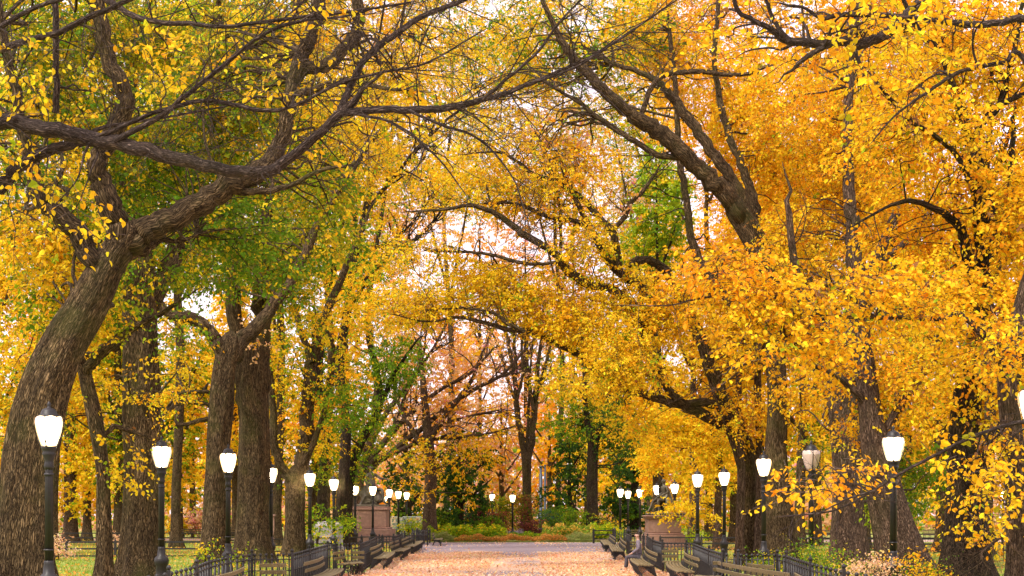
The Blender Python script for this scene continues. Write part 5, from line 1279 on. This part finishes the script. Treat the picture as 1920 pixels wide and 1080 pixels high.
# grey granite block
d = 84; r = empty('granite_block', (gx_(617, d), d, 0), 'pale grey granite block with a sloped top behind the sixth left lamp', 'monument')
a = Acc(); x_ = gx_(617, d)
V = []; F = []
for hx, hy, z in ((.98, .6, -.02), (.98, .6, .22), (.84, .5, .24), (.82, .5, 1.42), (.80, .48, 1.45), (.55, .26, 1.66)):
    V += [(x_ - hx, d - hy, z), (x_ + hx, d - hy, z), (x_ + hx, d + hy, z), (x_ - hx, d + hy, z)]
for k in range(5):
    for e in range(4):
        g = (e + 1) % 4; F.append((k * 4 + e, k * 4 + g, k * 4 + 4 + g, k * 4 + 4 + e))
F.append((20, 21, 22, 23)); a.add(V, F); a.build('stone', M['granite'], r, False)
d = 100; x_ = gx_(508, d)
pedestal(x_, d, .55, .55, [('plinth', 0, .5, .1), ('die', .5, 1.9, 0), ('cornice', 1.9, 2.05, .08)], 'narrow brown stone pier far behind the fourth left lamp', 'stone_pier')

# boulder
a = Acc(); c = np.array([gx_(974, 122), 122., .42])
n = 400; v = norm(rng.normal(0, 1, (n, 3)))
me_v = []
seg = 20; F = []
for iy in range(10):
    ph = math.pi * iy / 9
    for ix in range(seg):
        t = 2 * math.pi * ix / seg; dvec = np.array([math.sin(ph) * math.cos(t), math.sin(ph) * math.sin(t), math.cos(ph)])
        rr = 1 + .18 * math.sin(3.1 * dvec[0] * 2 + 1) + .12 * math.cos(5 * dvec[2] + 3 * dvec[0])
        me_v.append(c + dvec * rr * np.array([.85, .6, .42]))
for iy in range(9):
    for ix in range(seg):
        jx = (ix + 1) % seg; F.append((iy * seg + ix, iy * seg + jx, (iy + 1) * seg + jx, (iy + 1) * seg + ix))
a.add(me_v, F); tag(a.build('boulder', M['rock'], None, False), 'grey-violet boulder lying just right of the centre lamp', 'rock')

# ------------------------------------------------------------------ shrubs and beds
def shrub(name, label, px, py, rx, ry, d, pal, cover=1.6, size=.14, L_=10, droop=.3, group='shrubs behind the flowerbed', cat='shrub'):
    t = Tree(name, label, base_at(px, d), 'bark', group, cat)
    yb = CY + EYE * FPX / d
    for k in range(6):
        ex = px + rng.uniform(-.7, .7) * rx
        t.limb([(px + rng.uniform(-3, 3), yb, 1.3), ((px + ex) / 2, (yb + py) / 2, 1), (ex, py - ry * rng.uniform(.1, .8), .4)], d, rng.uniform(-.5, .5), 5)
    t.clump(px, py, rx, ry, d, cover, pal, max(.6, rx * d / FPX * .7), size, L_, droop, feed=0, tw=False)
    t.clump(px + rx * .2, (py + yb) / 2, rx * .85, max(4, (yb - py) / 2), d, cover * .8, pal, max(.6, rx * d / FPX * .6), size, L_, droop, feed=0, tw=False)
    t.mat = 'bark'
    m = M['bark']
    t.tr.build('stem', m, t.root, True, 'bark'); t.lf.build('foliage', M['leaf'], t.root, False, 'leafcol')
    return t.root
sh = [
 (822, 972, 30, 16, 124, 'green', 'rounded green shrub at the left end of the flowerbed'),
 (862, 966, 34, 20, 128, 'teal', 'blue-green shrub left of the plum-coloured bush'),
 (908, 958, 22, 20, 127, 'plum', 'dark plum-red bush left of the centre lamp'),
 (918, 982, 22, 14, 122, 'green', 'small green bush below the plum-red bush'),
 (942, 955, 22, 24, 129, 'leftg', 'olive upright bush directly behind the centre lamp'),
 (940, 972, 16, 14, 123, 'red', 'rusty stemmed bush at the foot of the centre lamp'),
 (988, 950, 28, 24, 130, 'red', 'brick-red bush right of the centre lamp'),
 (1000, 985, 26, 10, 122, 'plum', 'low purple ground shrub beside the boulder'),
 (1026, 972, 22, 16, 125, 'teal', 'bluish green shrub right of the boulder'),
 (1048, 964, 28, 16, 128, 'green', 'mid green shrub below the blue-grey poles'),
 (1092, 972, 40, 14, 126, 'green', 'wide feathery green shrub at the foot of the dark-crowned tree'),
 (1135, 984, 26, 12, 124, 'darkgold', 'low rusty-green shrub at the right end of the flowerbed'),
 (800, 984, 14, 10, 116, 'lime', 'pale yellow-green shrub by the short left rail'),
 (770, 985, 22, 12, 122, 'lime', 'bright lime shrub in front of the metal barrier'),
]
for px, py, rx, ry, d, pal, lab in sh: shrub('shrub', lab, px, py, rx, ry, d, pal)
shrub('shrub', 'pink and rust dogwood shrub behind the far pale bench', 362, 968, 26, 20, 135, 'pink', 1.5, .18, 10, .3, 'shrubs on the lawns')
shrub('shrub', 'rust and green shrub left of the pink one', 322, 978, 24, 14, 134, 'mixed', 1.4, .18, 10, .3, 'shrubs on the lawns')
shrub('shrub', 'tan dried shrub by the rail fence beside the nearest lamp', 108, 1026, 18, 16, 66, 'litter', .9, .09, 10, .3, 'shrubs on the lawns')
shrub('shrub', 'pale dried-flower shrub between the double trunk and the massive elm', 215, 1012, 24, 10, 80, 'litter', .7, .09, 10, .3, 'shrubs on the lawns')
shrub('shrub', 'lime shrub hanging over the rail at the fifth left lamp', 590, 992, 20, 24, 78, 'lime', .9, .11, 10, .4, 'shrubs on the lawns')
shrub('shrub', 'yellow-green bush behind the rail below the right statue', 1290, 1000, 40, 10, 96, 'hosta', .9, .12, 10, .3, 'shrubs on the lawns')
shrub('sapling', 'small sapling with bright lemon leaves at the foot of the Y-forked elm', 386, 1036, 9, 22, 50, 'hosta', 1.1, .10, 8, .4, None, 'sapling')
shrub('sapling', 'tiny green sprout behind the pickets by the twin-stemmed elm', 455, 1036, 6, 8, 40, 'lime', .9, .07, 6, .4, None, 'sapling')
for px, py, rx, ry, d, pal, lab in [(1515, 1038, 32, 18, 40, 'leftg', 'weedy white-speckled ground plant right of the thick big-elm base'), (1440, 1046, 26, 12, 44, 'leftg', 'low weeds at the foot of the big right elm'), (1570, 1052, 34, 20, 36, 'leftg', 'leafy weed patch at the foot of the thick pale-furrowed trunk'), (1635, 1062, 36, 16, 34, 'litter', 'tan dried weeds left of the front right lamp'), (1730, 1066, 40, 12, 34, 'mixed', 'yellow-green weeds right of the front right lamp')]:
    shrub('weed_clump', lab, px, py, rx, ry, d, pal, .8, .055, 9, .3, 'weeds behind the right pickets', 'plant')

# planted border: uncountable bedding plants, one object per sort
def bed(name, label, x0, x1, y0, y1, h, n, pal, size, spread=.5):
    ac = Acc(); x = rng.uniform(x0, x1, n); y_ = rng.uniform(y0, y1, n)
    zz = h * (.25 + .75 * (rng.random(n) ** .6)) * (1 + .3 * np.sin(x * 2.3 + y_) + .2 * np.sin(x * 5.1))
    B_ = np.stack([x, y_, zz.clip(.02)], 1); D = rng.normal(0, 1, (n, 3)); D[:, 2] = np.abs(D[:, 2]) * .6
    Nq = rng.normal(0, .6, (n, 3)); Nq[:, 2] += .6
    ln = size * rng.uniform(.6, 1.3, n)
    leaf_geo(ac, B_, D, Nq, ln, ln * spread, colors(B_, pal, 1), False)
    return tag(ac.build(name, M['leaf'], None, False, 'leafcol'), label, 'flowerbed', None, 'stuff')
bed('flower_bed', 'low border of rusty orange flowers along the far edge of the promenade', gx_(853, 110), gx_(1062, 110), 109.4, 111.4, .42, 9000, [((.55, .22, .05), 5), ((.66, .38, .07), 3), ((.34, .14, .04), 2), ((.20, .24, .03), 2)], .09, .9)
bed('grass_tufts', 'fine grey-green tufts at both ends of the orange border', gx_(808, 111), gx_(852, 111), 109.6, 112.5, .5, 3500, [((.30, .32, .10), 4), ((.20, .26, .06), 4), ((.42, .36, .14), 2)], .22, .12)
bed('grass_tufts', 'fine olive tufts right of the orange border', gx_(1062, 111), gx_(1112, 111), 109.6, 112.5, .5, 3500, [((.30, .32, .10), 4), ((.20, .26, .06), 4), ((.42, .36, .14), 2)], .22, .12)
bed('hosta_bed', 'bright green broad-leaved plants behind the orange border on the left', gx_(808, 116), gx_(945, 116), 113, 119, .85, 8000, 'hosta', .24, .6)
bed('hosta_bed', 'yellow and green broad-leaved plants behind the orange border on the right', gx_(1020, 116), gx_(1112, 116), 113, 119, .9, 6000, [((.80, .50, .08), 3), ((.30, .42, .04), 5), ((.16, .28, .03), 2)], .22, .6)
bed('ground_cover', 'orange and green low planting around the boulder', gx_(900, 115), gx_(1040, 115), 112, 116, .5, 5000, 'green', .16, .6)
bed('ground_cover', 'lime plants behind the short right rail', gx_(1108, 116), gx_(1165, 116), 112, 119, .9, 4000, 'hosta', .24, .6)

# ------------------------------------------------------------------ camera, light, world
cam = bpy.data.cameras.new('camera'); co = bpy.data.objects.new('camera', cam); COL.objects.link(co); sc.camera = co
cam.sensor_width = 36; cam.lens = FPX / 1920 * 36; co.location = (0, 0, EYE); co.rotation_euler = (R(90), 0, 0)
cam.shift_x = (960 - CX) / 1920; cam.shift_y = (CY - 540) / 1920; cam.clip_end = 3000; cam.clip_start = .1

w = bpy.data.worlds.new('World'); sc.world = w; w.use_nodes = True
nd, lk = w.node_tree.nodes, w.node_tree.links; nd.clear()
out = nd.new('ShaderNodeOutputWorld'); bg = nd.new('ShaderNodeBackground')
sky = nd.new('ShaderNodeTexSky'); sky.sky_type = 'NISHITA'; sky.sun_disc = False
SUN_EL, SUN_AZ = 52, 222       # azimuth clockwise from +Y
sky.sun_elevation = R(SUN_EL); sky.sun_rotation = R(SUN_AZ); sky.air_density = 1; sky.dust_density = 4
# thin overcast: pale rosy cloud sheet mixed over the clear sky
tc = nd.new('ShaderNodeTexCoord'); nz = nd.new('ShaderNodeTexNoise'); nz.inputs['Scale'].default_value = 2.2; nz.inputs['Detail'].default_value = 6
lk.new(tc.outputs['Generated'], nz.inputs['Vector'])
cr = ramp(nd, [(.3, (5.2, 4.2, 4.5)), (.7, (7.6, 6.5, 6.7))]); lk.new(nz.outputs['Fac'], cr.inputs[0])
mx = nd.new('ShaderNodeMix'); mx.data_type = 'RGBA'; mx.inputs[0].default_value = .82
lk.new(sky.outputs[0], mx.inputs[6]); lk.new(cr.outputs[0], mx.inputs[7]); lk.new(mx.outputs[2], bg.inputs[0])
bg.inputs[1].default_value = .12; lk.new(bg.outputs[0], out.inputs[0])
sl = bpy.data.lights.new('sun', 'SUN'); so = bpy.data.objects.new('sun', sl); COL.objects.link(so)
sl.energy = 1.5; sl.angle = R(12); sl.color = (1, .93, .82)
az, el = R(SUN_AZ), R(SUN_EL)
dv = Vector((-math.sin(az) * math.cos(el) * -1, math.cos(az) * math.cos(el), math.sin(el)))
so.rotation_euler = dv.to_track_quat('Z', 'Y').to_euler(); so.location = (0, -20, 40)

sc.view_settings.view_transform = 'Standard'; sc.view_settings.look = 'None'; sc.view_settings.gamma = 1
sc.view_settings.exposure = 1.4

sc.render.engine = 'CYCLES'
cy = sc.cycles
cy.max_bounces = 6; cy.diffuse_bounces = 4; cy.glossy_bounces = 2; cy.transmission_bounces = 4; cy.transparent_max_bounces = 4
cy.caustics_reflective = False; cy.caustics_refractive = False; cy.use_denoising = True; cy.sample_clamp_indirect = 4
cy.use_light_tree = True
